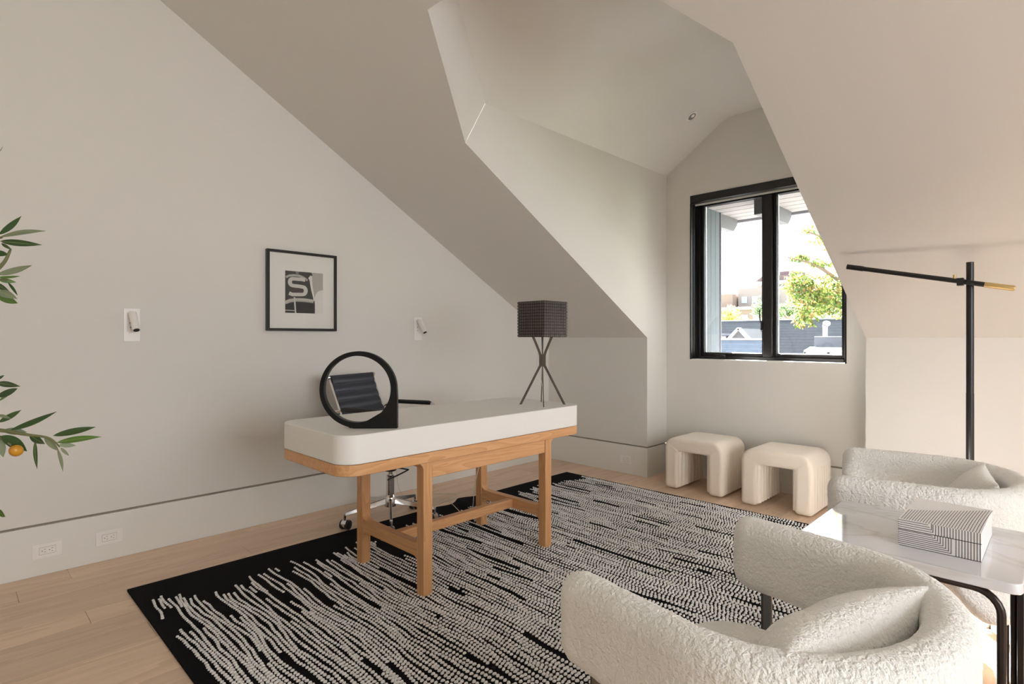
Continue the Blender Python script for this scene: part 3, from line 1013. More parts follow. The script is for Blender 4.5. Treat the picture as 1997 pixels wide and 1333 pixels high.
# ================================================================== RING SCULPTURE
rs = G()
ro, ri, tk = 0.167, 0.145, 0.016
cz = ro + 0.002
outer = [(ro * math.cos(R(a)), cz + ro * math.sin(R(a))) for a in range(0, 271, 5)] + [(0.0, 0.0), (ro + 0.004, 0.0), (ro + 0.004, cz - 0.03)]
outer = [(ro * math.cos(R(a)), cz + ro * math.sin(R(a))) for a in range(5, 266, 5)] + [(-0.03, 0.0), (ro + 0.002, 0.0), (ro + 0.002, cz - 0.03)]
inner = [(0.004 * 0 + ri * math.cos(R(a)) - 0.004, cz + 0.002 + ri * math.sin(R(a))) for a in range(0, 360, 5)]
def ring_solid(outer, inner, t):
    g = G()
    n, m = len(outer), len(inner)
    V = []
    for s in (-t, t):
        V += [(x, s, z) for x, z in outer] + [(x, s, z) for x, z in inner]
    F = []
    for i in range(n):
        j = (i + 1) % n
        F.append((i, j, j + n + m, i + n + m))
    for i in range(m):
        j = (i + 1) % m
        F.append((n + i, n + m + n + i, n + m + n + j, n + j))
    # faces between outer and inner: for every outer edge pick closest inner index by angle
    cx, cy = 0, cz
    def ang(p): return math.atan2(p[1] - cy, p[0] - cx) % (2 * PI)
    O = sorted(range(n), key=lambda i: ang(outer[i])); I = sorted(range(m), key=lambda i: ang(inner[i]))
    for base, flip in ((0, 0), (n + m, 1)):
        io = ii = 0
        while io < n or ii < m:
            a = O[io % n]; b = I[ii % m]
            ao = ang(outer[O[(io + 1) % n]]) + (2 * PI if io + 1 >= n else 0)
            ai = ang(inner[I[(ii + 1) % m]]) + (2 * PI if ii + 1 >= m else 0)
            if (ao <= ai and io < n) or ii >= m:
                t3 = (a, O[(io + 1) % n], n + b); io += 1
            else:
                t3 = (a, n + I[(ii + 1) % m], n + b); ii += 1
            t3 = tuple(q + base for q in t3)
            F.append(t3[::-1] if flip else t3)
    g.add(V, F)
    return g
rgo = obj('ring_sculpture', ring_solid(outer, inner, tk), M['blackgloss'], smooth=True, angle=30)
rgo.location = (1.42, 1.28, ZTOP + 0.0005)
rgo.rotation_euler = (0, 0, R(46))
tag(rgo, 'black ring sculpture with a square corner foot standing on the desk', 'sculpture')

# ================================================================== OFFICE CHAIR
oc = empty('office_chair', (0.53, 2.02, 0), R(19), 'black ribbed office chair with chrome frame behind the desk', 'office chair')
# local +x = facing direction
hubz = 0.10
for k in range(5):
    a = R(-123 + 72 * k)
    d = Vector((math.cos(a), math.sin(a), 0))
    n = Vector((-d.y, d.x, 0))
    rows = []
    for q in range(8):
        t = q / 7
        rr = 0.02 + 0.27 * t
        z = 0.138 - 0.045 * t
        w_ = 0.015 - 0.006 * t; h_ = 0.019 - 0.010 * t
        c = d * rr + Vector((0, 0, z))
        rows.append([c - n * w_ - Vector((0, 0, h_)), c + n * w_ - Vector((0, 0, h_)), c + n * w_ * 0.6 + Vector((0, 0, h_)), c - n * w_ * 0.6 + Vector((0, 0, h_))])
    g = G().grid(rows, wrap_v=True); g.add(rows[-1], [(0, 1, 2, 3)]); g.add(rows[0], [(3, 2, 1, 0)])
    c = d * 0.29
    g.tube([(c.x, c.y, 0.10), (c.x, c.y, 0.062)], 0.009, 10)
    lg = obj('base_leg', g, M['chrome'], oc, bevel=0.002)
    # caster: fork, hood and two wheels
    cw = d * 0.285
    ca = a + R(40 + 50 * k)
    e_ = Vector((math.cos(ca), math.sin(ca), 0)); ex = Vector((-e_.y, e_.x, 0))
    cs = G()
    cs.tube([cw + ex * -0.016 + Vector((0, 0, 0.034)), cw + ex * 0.016 + Vector((0, 0, 0.034))], 0.027, 20)
    co = obj('caster', cs, M['chrome'], oc, smooth=True)
    for s_ in (-1, 1):
        wl = G().tube([cw + ex * (s_ * 0.010) + Vector((0, 0, 0.0285)), cw + ex * (s_ * 0.027) + Vector((0, 0, 0.0285)), cw + ex * (s_ * 0.029) + Vector((0, 0, 0.0285))], [0.028, 0.028, 0.024], 24)
        wo = obj('wheel', wl, M['rubber'], co, smooth=True)
obj('hub', G().lathe([(0.022, 0.095), (0.036, 0.10), (0.038, 0.15), (0.030, 0.168), (0.026, 0.175)], seg=24), M['chrome'], oc, smooth=True)
obj('column', G().lathe([(0.026, 0.17), (0.026, 0.295), (0.022, 0.30), (0.015, 0.30), (0.015, 0.35)], seg=24), M['chrome'], oc, smooth=True)
obj('mechanism', G().lathe([(0.034, 0.325), (0.042, 0.335), (0.042, 0.36), (0.03, 0.37)], seg=20).box(-0.1, 0.12, -0.05, 0.05, 0.36, 0.40), M['rubber'], oc, bevel=0.003)
obj('tilt_lever', G().tube(smooth_path([(0.03, -0.02, 0.355), (0.08, 0.06, 0.33), (0.085, 0.065, 0.322), (0.03, -0.04, 0.285), (0.02, -0.055, 0.28)], 5), 0.0045, 8), M['rubber'], oc, smooth=True)
# seat: ribbed pad
def ribbed(path, halfw, rib, depth, thick, ax=(0, 1, 0)):
    """sweep along path points (x,z) ; ribs run across (local y)"""
    P = [Vector((p[0], 0, p[1])) for p in path]
    s = [0]
    for i in range(1, len(P)): s.append(s[-1] + (P[i] - P[i - 1]).length)
    rows_t, rows_b = [], []
    for i, p in enumerate(P):
        t = (P[min(i + 1, len(P) - 1)] - P[max(i - 1, 0)]).normalized()
        n = Vector((-t.z, 0, t.x))
        b = depth * (abs(math.sin(PI * s[i] / rib)) ** 0.5)
        rows_t.append([p + n * (thick + b) + Vector((0, y, 0)) for y in (-halfw, -halfw * 0.97, 0, halfw * 0.97, halfw)])
        rows_b.append([p - n * 0.004 + Vector((0, y, 0)) for y in (-halfw, -halfw * 0.97, 0, halfw * 0.97, halfw)])
    g = G().grid(rows_t).grid([r[::-1] for r in rows_b])
    for idx in (0, -1):
        g.grid([[r[idx] for r in rows_t], [r[idx] for r in rows_b]])
    g.grid([rows_t[0], rows_b[0]]); g.grid([rows_t[-1], rows_b[-1]])
    return g
sp = [(0.22 - 0.44 * t, 0.455 + 0.02 * (1 - t) ** 3 - 0.012 * math.sin(PI * t)) for t in np.linspace(0, 1, 90)]
obj('seat', ribbed(sp, 0.20, 0.055, 0.009, 0.01), M['leather'], oc, smooth=True, angle=70)
bp_ = [(-0.205 - 0.115 * t - 0.01 * math.sin(PI * t), 0.655 + 0.275 * t) for t in np.linspace(0, 1, 90)]
bk = ribbed(bp_[::-1], 0.20, 0.056, 0.009, 0.008)
obj('backrest', bk, M['leather'], oc, smooth=True, angle=70)
lowback = [(-0.20 + 0.02 * math.sin(PI * t), 0.46 + 0.19 * t) for t in np.linspace(0, 1, 40)]
obj('lumbar_pad', ribbed(lowback[::-1], 0.20, 0.055, 0.009, 0.008), M['leather'], oc, smooth=True, angle=70)
for sy in (-1, 1):
    y = sy * 0.207
    pts = smooth_path([(0.23, y, 0.47), (0.0, y, 0.445), (-0.17, y, 0.455), (-0.195, y, 0.55), (-0.205, y, 0.655), (-0.243, y, 0.747), (-0.283, y, 0.838), (-0.322, y, 0.932)], 6)
    obj('side_rail', G().tube(pts, 0.008, 10), M['chrome'], oc, smooth=True)
    # arm loop with black pad
    ya = sy * 0.262
    loop = smooth_path([(0.10, y, 0.46), (0.13, ya, 0.52), (0.17, ya, 0.66), (0.16, ya, 0.725), (0.13, ya, 0.738)], 6)
    loop2 = smooth_path([(-0.16, ya, 0.735), (-0.22, ya, 0.72), (-0.235, y, 0.70)], 5)
    obj('arm_post', G().tube(loop, 0.0085, 10), M['chrome'], oc, smooth=True)
    obj('arm_bracket', G().tube(loop2, 0.0085, 10), M['chrome'], oc, smooth=True)
    obj('arm_pad', G().tube([(0.135, ya, 0.739), (0.12, ya, 0.741), (-0.14, ya, 0.738), (-0.165, ya, 0.735)], [0.011, 0.0145, 0.0145, 0.011], 14), M['rubber'], oc, smooth=True)
obj('top_bar', G().tube([(-0.322, -0.222, 0.925), (-0.322, 0.222, 0.925)], 0.0135, 16), M['leather'], oc, smooth=True)
for sy in (-1, 1):
    obj('end_bolt', G().tube([(-0.322, sy * 0.208, 0.925), (-0.322, sy * 0.226, 0.925)], 0.015, 16), M['chrome'], oc, smooth=True)
obj('back_spreader', G().tube([(-0.27, -0.2, 0.80), (-0.285, -0.06, 0.79), (-0.285, 0.06, 0.79), (-0.27, 0.2, 0.80)], 0.008, 10), M['chrome'], oc, smooth=True)

# ================================================================== FRAMED PRINT
pf = empty('framed_print', (0.0, 1.677, 1.224), label='black framed black and white print of a letter S on the left wall', cat='picture')
fw, fh = 0.2385, 0.521
fr = G()
b_ = 0.017
fr.box(0.001, 0.03, -fw, -fw + b_, 0, fh); fr.box(0.001, 0.03, fw - b_, fw, 0, fh)
fr.box(0.001, 0.03, -fw + b_, fw - b_, 0, b_); fr.box(0.001, 0.03, -fw + b_, fw - b_, fh - b_, fh)
obj('frame', fr, M['blackmetal'], pf, bevel=0.0015, fix=False)
obj('mat_board', G().box(0.002, 0.016, -fw + b_, fw - b_, b_, fh - b_), M['matboard'], pf)
# flat printed picture: shapes lie in one thin sheet
pm = [mat('print_dark', (62, 60, 57), 0.5), mat('print_black', (38, 36, 34), 0.5), mat('print_light', (196, 193, 186), 0.5),
      mat('print_grey', (170, 168, 160), 0.5), mat('print_pale', (214, 212, 206), 0.5), mat('print_mid', (120, 117, 111), 0.5)]
PY0, PY1, PZ0, PZ1 = -0.118, 0.142, 0.118, 0.392
def pp(u, v):                       # u right, v down, 0..1 over the print
    return (PY0 + (PY1 - PY0) * u, PZ1 - (PZ1 - PZ0) * v)
pr = G()
lay = [0.0162]
def shp(pts, mi):
    lay[0] += 0.00006
    pr.add([(lay[0],) + pp(u, v) for u, v in pts], [tuple(range(len(pts)))], mi)
def stroke(pts, w_, mi, wy=None):
    wy = wy or w_
    P = [Vector((u, v)) for u, v in pts]
    L1, L2 = [], []
    for i, p in enumerate(P):
        t = (P[min(i + 1, len(P) - 1)] - P[max(0, i - 1)]).normalized()
        n = Vector((-t.y, t.x))
        L1.append((p.x + n.x * w_ / 2, p.y + n.y * wy / 2)); L2.append((p.x - n.x * w_ / 2, p.y - n.y * wy / 2))
    lay[0] += 0.00006
    m_ = len(P)
    pr.add([(lay[0],) + pp(*q) for q in L1 + L2], [(i, i + 1, m_ + i + 1, m_ + i) for i in range(m_ - 1)], mi)
shp([(0, 0), (1, 0), (1, 1), (0, 1)], 3)
shp([(0.72, 0), (1, 0), (1, 1), (0.78, 1)], 3)
shp([(0.78, 0.62)] + [(0.98 - 0.2 * math.cos(R(a)) , 0.62 - 0.2 * math.sin(R(a))) for a in range(0, 85, 12)] + [(1, 0.42), (1, 1), (0.77, 1)], 4)
shp([(0, 0), (0.68, 0), (0.72, 0.06), (0.62, 0.12), (0.68, 0.45), (0.78, 0.75), (0.78, 1), (0, 1)], 0)
stroke([(0.02, 0.16), (0.10, 0.115), (0.22, 0.10), (0.36, 0.10), (0.48, 0.14), (0.58, 0.20)], 0.055, 3)
shp([(0.60, 0.14), (0.66, 0.07), (0.70, 0.10), (0.71, 0.30), (0.78, 0.66), (0.75, 0.70), (0.66, 0.34), (0.64, 0.20)], 4)
# S
S = [(0.52, 0.20), (0.44, 0.185), (0.30, 0.185), (0.19, 0.185)]
S += [(0.19 - 0.07 * math.sin(R(a)), 0.265 - 0.08 * math.cos(R(a))) for a in range(15, 176, 20)]
S += [(0.22, 0.35), (0.36, 0.355), (0.45, 0.365)]
S += [(0.46 + 0.075 * math.sin(R(a)), 0.455 - 0.09 * math.cos(R(a))) for a in range(10, 171, 20)]
S += [(0.42, 0.55), (0.30, 0.555), (0.18, 0.56), (0.10, 0.53)]
stroke([(u + 0.012, v + 0.012) for u, v in S], 0.105, 1, 0.085)
stroke(S, 0.105, 2, 0.085)
stroke([(0, 0.76), (0.12, 0.71), (0.30, 0.68), (0.5, 0.68), (0.74, 0.70)], 0.085, 3, 0.085)
stroke([(0, 0.745), (0.12, 0.70), (0.30, 0.665), (0.5, 0.665), (0.74, 0.685)], 0.02, 2, 0.015)
shp([(0, 0.81), (0.15, 0.77), (0.35, 0.755), (0.74, 0.76), (0.76, 1), (0, 1)], 1)
stroke([(0.235, 0.62), (0.25, 0.80), (0.265, 1.0)], 0.04, 2)
stroke([(0, 0.94), (0.25, 0.945)], 0.03, 3, 0.022)
shp([(0.26, 0), (0.36, 0), (0.34, 0.08), (0.28, 0.08)], 5)
obj('print', pr, pm, pf, fix=False)
obj('glazing', G().box(0.0235, 0.0245, -fw + b_, fw - b_, b_, fh - b_), glass('museum_glass', 1.12), pf)

# ================================================================== SCONCES / OUTLETS
def sconce(y, label):
    s = empty('wall_sconce', (0.0, y, 1.16), 0, label, 'wall lamp', 'white reading sconces on the left wall')
    obj('back_plate', G().box(0.0005, 0.003, -0.038, 0.038, 0.0, 0.178), M['plate'], s, bevel=0.001)
    obj('hinge', G().tube([(0.002, 0.0, 0.150), (0.022, 0.0, 0.150)], 0.016, 20), M['plate'], s, smooth=True)
    a = Vector((0.022, -0.002, 0.152)); b = Vector((0.085, 0.004, 0.060))
    obj('spotlight', G().tube([a, b], 0.0195, 24), M['plate'], s, smooth=True)
    d = (b - a).normalized()
    obj('bezel', G().tube([b - d * 0.001, b + d * 0.001], 0.0145, 20), M['slot'], s, smooth=True)
    sw = G()
    sw.box(0.003, 0.0042, -0.016, 0.016, 0.028, 0.135)
    obj('switch', sw, M['plate'], s, bevel=0.0004)
    obj('button', G().tube([(0.004, -0.008, 0.10), (0.0055, -0.008, 0.10)], 0.0032, 10).tube([(0.004, -0.006, 0.075), (0.0055, -0.006, 0.075)], 0.0026, 10), M['slot'], s, smooth=True)
    return s
sconce(0.722, 'white wall sconce left of the framed print, near the olive branches')
sconce(2.62, 'small white wall sconce right of the framed print')

def outlet(loc, rz, w_, label):
    s = empty('power_outlet', loc, rz, label, 'outlet', 'white power outlets in the baseboards')
    # local: faces +x, long side along y
    obj('plate', G().box(0.0, 0.005, -w_ / 2, w_ / 2, 0, 0.072), M['plate'], s, bevel=0.0015)
    obj('socket', G().box(0.005, 0.0068, -w_ * 0.27, w_ * 0.27, 0.019, 0.053), M['plate'], s, bevel=0.0006)
    sl = G()
    for c in (-0.013, 0.016):
        sl.box(0.0068, 0.0071, c - 0.001, c + 0.006, 0.0425, 0.0440)
        sl.box(0.0068, 0.0071, c - 0.001, c + 0.006, 0.0285, 0.0300)
        sl.tube([(0.0068, c - 0.008, 0.0362), (0.0071, c - 0.008, 0.0362)], 0.0022, 8)
    o = 0.00015
    ww = w_ * 0.275
    for q in ((-ww, ww, 0.0180, 0.0187), (-ww, ww, 0.0533, 0.054)):
        sl.box(0.005, 0.0053, q[0], q[1], q[2], q[3])
    for q in (-ww, ww - 0.0007):
        sl.box(0.005, 0.0053, q, q + 0.0007, 0.018, 0.054)
    obj('slots', sl, M['slot'], s, fix=False)
    return s
outlet((0.003, 0.365, 0.085), 0, 0.118, 'white outlet in the left baseboard, nearer the left picture edge')
outlet((0.003, 0.620, 0.085), 0, 0.118, 'white outlet in the left baseboard, beside the rug corner')
outlet((0.890, KY - 0.004, 0.085), R(-90), 0.118, 'white outlet in the low baseboard right of the desk')

#EXTERIOR

# ================================================================== POTTED OLIVE TREE (mostly left of the picture)
LEAVES = [(1.8216,0.0931,1.4240, 1.8292,0.1322,1.4727, 0.0146,'d'),
 (1.8719,0.0923,1.4127, 1.9730,0.1631,1.4218, 0.0154,'p'),
 (1.8298,0.0945,1.4073, 1.8845,0.1652,1.4007, 0.0134,'d'),
 (1.8405,0.0957,1.4013, 1.8714,0.1128,1.3841, 0.0060,'d'),
 (1.8293,0.0811,1.3804, 1.8488,0.1079,1.3751, 0.0121,'d'),
 (1.8367,0.0870,1.3272, 1.9191,0.1445,1.3467, 0.0133,'p'),
 (1.8474,0.0891,1.3205, 1.8920,0.1258,1.3223, 0.0060,'g'),
 (1.8316,0.0899,1.3169, 1.8297,0.1229,1.3120, 0.0097,'g'),
 (1.8367,0.1077,1.3105, 1.8502,0.1242,1.2790, 0.0061,'d'),
 (1.8424,0.0850,1.3061, 1.8818,0.1077,1.2860, 0.0108,'d'),
 (1.8688,0.0881,1.2868, 1.9322,0.1176,1.2674, 0.0154,'p'),
 (1.8430,0.0867,1.2774, 1.8909,0.1214,1.2588, 0.0144,'g'),
 (1.8476,0.0865,1.6056, 1.8323,0.0989,1.6326, 0.0072,'d'),
 (1.8406,0.0877,1.0813, 1.8493,0.1006,1.0907, 0.0072,'d'),
 (1.8562,0.0869,1.0738, 1.9268,0.1233,1.0675, 0.0119,'d'),
 (1.8514,0.0872,1.0424, 1.9104,0.1200,1.0620, 0.0144,'d'),
 (1.8448,0.0911,1.0295, 1.8346,0.1161,1.0488, 0.0096,'g'),
 (1.8325,0.0881,0.9973, 1.8778,0.1106,0.9900, 0.0073,'p'),
 (1.8241,0.0921,0.9779, 1.8425,0.1312,1.0052, 0.0110,'d'),
 (1.8525,0.1113,0.9607, 1.9040,0.1909,1.0016, 0.0145,'d'),
 (1.8381,0.0986,0.9593, 1.8595,0.1402,0.9532, 0.0146,'p'),
 (1.8584,0.0957,0.9500, 1.8685,0.1395,0.9092, 0.0240,'d'),
 (1.8724,0.1438,0.9470, 1.9204,0.1674,0.9294, 0.0146,'d'),
 (1.9083,0.1676,0.9448, 1.9196,0.1939,0.9086, 0.0146,'p'),
 (1.9380,0.1805,0.9492, 2.0071,0.2510,0.9694, 0.0132,'d'),
 (1.9425,0.1866,0.9334, 1.9910,0.2644,0.9429, 0.0144,'g'),
 (1.9454,0.1901,0.9273, 1.9537,0.2216,0.9229, 0.0096,'p'),
 (1.9563,0.1926,0.9224, 1.9457,0.2091,0.8992, 0.0072,'p'),
 (1.8852,0.1530,0.9340, 1.8912,0.1561,0.8675, 0.0085,'d'),
 (1.9403,0.1887,0.9171, 1.9221,0.2004,0.8591, 0.0084,'p'),
 (1.8315,0.0899,0.9438, 1.8419,0.0993,0.8967, 0.0170,'p'),
 (1.8596,0.0894,0.7779, 1.8832,0.1005,0.7652, 0.0143,'g'),
 (1.7855,0.0430,1.4318, 1.8529,0.0862,1.4047, 0.0145,'d'),
 (1.7783,0.0476,1.2994, 1.8373,0.0897,1.3165, 0.0146,'g'),
 (1.7651,0.0347,1.3359, 1.8128,0.0685,1.3832, 0.0146,'d'),
 (1.7712,0.0434,1.0434, 1.8006,0.0869,1.0730, 0.0146,'g'),
 (1.7793,0.0259,0.9610, 1.8294,0.0767,0.9247, 0.0156,'d'),
 (1.7624,0.0175,0.9721, 1.8080,0.0687,1.0078, 0.0145,'g'),
 (1.8241,0.0594,0.7469, 1.8736,0.0878,0.7801, 0.0144,'d')]
TW = [ [(1.4978,-0.2459,1.2984), (1.6523,-0.0930,1.3708), (1.7725,0.0260,1.4010), (1.8369,0.0897,1.4131), (1.8438,0.0965,1.4167)],
 [(1.7725,0.0260,1.3467), (1.8240,0.0769,1.3346), (1.8455,0.0982,1.3527), (1.8566,0.1092,1.3805), (1.8575,0.1101,1.3865)],
 [(1.4978,-0.2459,1.2017), (1.6695,-0.0760,1.2742), (1.7897,0.0429,1.2984), (1.8412,0.0939,1.3153), (1.8532,0.1058,1.3129)],
 [(1.4978,-0.2459,1.0085), (1.6523,-0.0930,1.0447), (1.7639,0.0175,1.0628), (1.8326,0.0854,1.0689)],
 [(1.4978,-0.2459,0.8515), (1.6695,-0.0760,0.9481), (1.7897,0.0429,0.9626), (1.8455,0.0982,0.9602), (1.8755,0.1279,0.9529), (1.8927,0.1449,0.9493), (1.9185,0.1704,0.9445), (1.9305,0.1823,0.9360), (1.9408,0.1925,0.9215)],
 [(1.7897,0.0429,0.9626), (1.8412,0.0939,0.9445), (1.8601,0.1126,0.9239)],
 [(1.4978,-0.2459,1.5158), (1.6695,-0.0760,1.5762), (1.7897,0.0429,1.6003), (1.8378,0.0905,1.6124)],
 [(1.4978,-0.2459,0.6461), (1.6695,-0.0760,0.7186), (1.8068,0.0599,0.7428), (1.8378,0.0905,0.7730)] ]

TX, TY = 1.4978, -0.2459
ol = empty('potted_olive_tree', (TX, TY, 0.001), label='potted olive tree reaching narrow leaves in from the left edge', cat='potted plant')
obj('pot', G().lathe([(0.13, 0.0), (0.17, 0.02), (0.20, 0.30), (0.205, 0.34), (0.185, 0.34), (0.18, 0.30)], seg=40), M['pot'], ol, smooth=True)
obj('soil', G().lathe([(0.181, 0.28), (0.181, 0.305)], seg=30), M['soil'], ol)
trunk = smooth_path([(0.02, 0.0, 0.29), (-0.015, 0.01, 0.55), (0.015, -0.01, 0.85), (0.0, 0.0, 1.15), (-0.01, 0.01, 1.45), (0, 0, 1.72)], 6)
obj('trunk', G().tube(trunk, [0.026 - 0.0006 * i for i in range(len(trunk))], 12), M['bark'], ol, smooth=True)
for t in TW:
    pts = smooth_path([(a - TX, b - TY, c) for a, b, c in t], 5)
    n = len(pts)
    obj('branch', G().tube(pts, [0.0062 - 0.0048 * i / n for i in range(n)], 8), M['twig'], ol, smooth=True)
def leaf_mesh(material, name):
    """narrow folded blade, length 1 along x, width 1 across y"""
    n = 12
    rows = []
    for i in range(n + 1):
        t = i / n
        w_ = 0.5 * (math.sin(PI * min(1, t * 1.02) ** 0.85) ** 0.8) if 0 < t < 1 else 0.01
        w_ = max(w_, 0.02)
        bend = 0.10 * math.sin(PI * t)
        rows.append([(t, -w_, bend + 0.0), (t, -w_ * 0.5, bend - 0.01), (t, 0, bend - 0.03), (t, w_ * 0.5, bend - 0.01), (t, w_, bend + 0.0)])
    g = G().grid(rows)
    me = bpy.data.meshes.new(name)
    me.from_pydata(g.v, [], g.f); me.materials.append(material)
    me.polygons.foreach_set('use_smooth', [True] * len(me.polygons))
    rg = G().grid([[(t, -0.035 * (1 - t * 0.8), 0.10 * math.sin(PI * t) - 0.02 + zz), (t, 0.035 * (1 - t * 0.8), 0.10 * math.sin(PI * t) - 0.02 + zz)] for t in np.linspace(0, 0.97, 12) for zz in (0.03,)])
    return me, rg
green = M['leaf']
LM = {'d': leaf_mesh(green, 'leaf_dark'), 'g': leaf_mesh(mat('olive_leaf_fresh', (86, 120, 50), 0.42, vary=(40, 0.25, (1, 1, 1))), 'leaf_fresh'),
      'p': leaf_mesh(M['leafpale'], 'leaf_pale')}
rib_me = {}
camv = Vector((0.703, -0.711, 0.0))
rl = random.Random(9)
def put_leaf(p, q, w_, kind):
    p = Vector(p); q = Vector(q)
    X = (q - p); Ln = X.length; X.normalize()
    nz_ = (camv + Vector((rl.uniform(-.35, .35), rl.uniform(-.35, .35), rl.uniform(-.2, .6))))
    nz_ = (nz_ - X * nz_.dot(X)).normalized()
    Y = nz_.cross(X)
    me, rg = LM[kind]
    o = bpy.data.objects.new('leaf', me); C.objects.link(o); o.parent = ol
    bend = 0.35 if rl.random() < 0.5 else -0.35
    mt = Matrix((( X.x * Ln, Y.x * w_, nz_.x * Ln * bend, p.x - TX), (X.y * Ln, Y.y * w_, nz_.y * Ln * bend, p.y - TY), (X.z * Ln, Y.z * w_, nz_.z * Ln * bend, p.z), (0, 0, 0, 1)))
    o.matrix_local = mt
    if kind in rib_me:
        r_ = rib_me[kind].copy(); C.objects.link(r_)
    else:
        r_ = obj('midrib', rg, M['rib'], None, fix=False); rib_me[kind] = r_
    r_.parent = o
for (a, b, c, d, e_, f_, w_, kk) in LEAVES:
    put_leaf((a, b, c), (d, e_, f_), w_ * 1.15, kk)
# the rest of the crown, around the trunk
rest = []
for k in range(90):
    a = rl.uniform(0, 2 * PI); zc = rl.uniform(0.75, 1.85); rr = rl.uniform(0.05, 0.30)
    px_, py_ = TX + rr * math.cos(a), TY + rr * math.sin(a)
    # keep this part out of the view
    ex_ = px_ + math.cos(a) * 0.07; ey_ = py_ + math.sin(a) * 0.07
    lat = (ex_ - 3.63) * 0.711 + ey_ * 0.703; dep = -(ex_ - 3.63) * 0.703 + ey_ * 0.711
    if dep > 0.1 and lat / dep > -1.02: continue
    put_leaf((px_, py_, zc), (ex_, ey_, zc + rl.uniform(-.03, .05)), 0.013, rl.choice('ddgp'))
ov = obj('olive_fruit', G().lathe([(0.001, -0.0165)] + [(0.0135 * math.cos(R(a)), 0.0165 * math.sin(R(a))) for a in range(-75, 76, 15)] + [(0.001, 0.0165)], seg=20), M['olive'], ol, smooth=True, angle=180)
ov.location = (1.8744 - TX, 0.1198 - TY, 0.9141); ov.rotation_euler = (R(20), R(65), 0)

# ================================================================== OUTSIDE THE WINDOW
M['soffit'] = mat('soffit_paint', (84, 81, 80), 0.7)
M['beam'] = mat('lookout_paint', (62, 62, 65), 0.6)
M['extwood'] = wood('stained_siding', (60, 66, 71), (42, 48, 53), 2, ring=10, rough=0.6)
M['shingle'] = mat('slate_shingles', (66, 71, 78), 0.85, vary=(9, 0.25, (1, 1, 1)))
M['shingle2'] = mat('slate_shingles_near', (66, 78, 92), 0.85, vary=(22, 0.35, (1, 1, 1)))
M['trimw'] = mat('exterior_white_trim', (156, 156, 158), 0.5)
M['stucco'] = mat('pale_stucco', (140, 132, 127), 0.9)
M['brickfar'] = mat('far_brick', (134, 118, 108), 0.9)
M['metalroof'] = mat('pale_metal_roof', (74, 79, 90), 0.6)
M['winfar'] = mat('far_window_glass', (150, 165, 180), 0.15)
M['plumroof'] = mat('plum_roof_tiles', (104, 88, 92), 0.9)

sf = empty('roof_overhang', (0, 0, 0), label='grey boarded roof overhang above the window outside', cat='eaves')
y = 4.74
while y < 5.46:
    obj('soffit_board', G().box(0.3, 3.6, y, y + 0.133, 2.325, 2.345), M['soffit'], sf, bevel=0.002)
    y += 0.145
obj('backing', G().box(0.3, 3.6, 4.70, 5.47, 2.347, 2.36), M['slot'], sf)
obj('fascia', G().box(0.3, 3.6, 5.46, 5.49, 2.30, 2.42), M['beam'], sf, bevel=0.003)
for xb in (0.78, 1.275, 1.77, 2.27):
    obj('lookout_beam', G().prism([(4.74, 2.325), (4.74, 2.20), (5.34, 2.20), (5.42, 2.27), (5.42, 2.325)], xb, xb + 0.07, 'yz'), M['beam'], sf, bevel=0.003)
wg = empty('wing_wall', (0, 0, 0), label='grey stained timber side wall just outside the window on its left', cat='siding')
for k in range(3):
    obj('siding_board', G().box(1.30, 1.362, 4.725 + k * 0.09, 4.725 + k * 0.09 + 0.088, 0.3, 2.325), M['extwood'], wg, bevel=0.002)
obj('corner_trim', G().box(1.295, 1.368, 4.998, 5.018, 0.3, 2.325), M['beam'], wg, bevel=0.002)

# the house's own pale metal roof running down below the window, in full sun
ro_ = empty('lower_roof', (0, 0, 0), label='pale metal roof of the house just below the window outside', cat='roof')
for k in range(16):
    x0_ = -1.2 + k * 0.5
    obj('roof_panel', G().prism([(4.73, 0.88), (5.65, 0.88 - 0.57 * 0.92), (5.65, 0.83 - 0.57 * 0.92), (4.73, 0.83)], x0_, x0_ + 0.49, 'yz'), mat('pale_roof_metal', (240, 239, 236), 0.6) if k == 0 else M['prm'], ro_)
    if k == 0: M['prm'] = bpy.data.materials['pale_roof_metal']
obj('house_wall', G().box(-1.2, 6.8, 4.78, 5.4, -7, 0.3), M['stucco'], ro_)

# ---- neighbouring roofs, shingles laid in overlapping courses
def shingle_roof(name, x0, x1, yr, zr, slope, length, course, tab, m, label, drop):
    t = empty(name, (0, 0, 0), label=label, cat='house')
    L1 = math.hypot(1, slope)
    dy, dz = 1 / L1, slope / L1
    g = G()
    rr = random.Random(21)
    n = int(length / course)
    for i in range(n):
        s0 = i * course
        off = (i % 2) * tab * 0.5 + rr.uniform(0, 0.08)
        x = x0 - off
        while x < x1:
            w_ = tab * rr.uniform(0.75, 1.2)
            a, b = max(x, x0), min(x + w_ - 0.006, x1)
            if b > a + 0.02:
                lift = rr.uniform(0.0, 0.006)
                y1, z1_ = yr - s0 * dy, zr - s0 * dz + 0.003
                y2, z2 = yr - (s0 + course * 1.03) * dy, zr - (s0 + course * 1.03) * dz + 0.009 + lift * 0.6
                g.add([(a, y1, z1_), (b, y1, z1_), (b, y2, z2), (a, y2, z2), (a, y2, z2 - 0.02), (b, y2, z2 - 0.02)], [(0, 3, 2, 1), (3, 4, 5, 2)])
            x += w_
    o = obj('shingles', g, m, t, fix=False); o['kind'] = 'stuff'
    ye, ze = yr - length * dy, zr - length * dz
    bd = G().prism([(yr, zr), (ye, ze), (ye, ze - 0.15), (yr + 0.4, ze - 0.15), (yr + 0.4 + 0 * ye, zr - 0.3)], x0, x1, 'yz')
    bd2 = obj('roof_deck', bd, m, t)
    obj('wall', G().box(x0 + 0.1, x1 - 0.1, ye + 0.3, yr + 0.3, -7, ze - 0.15), M['stucco'], t)
    return t
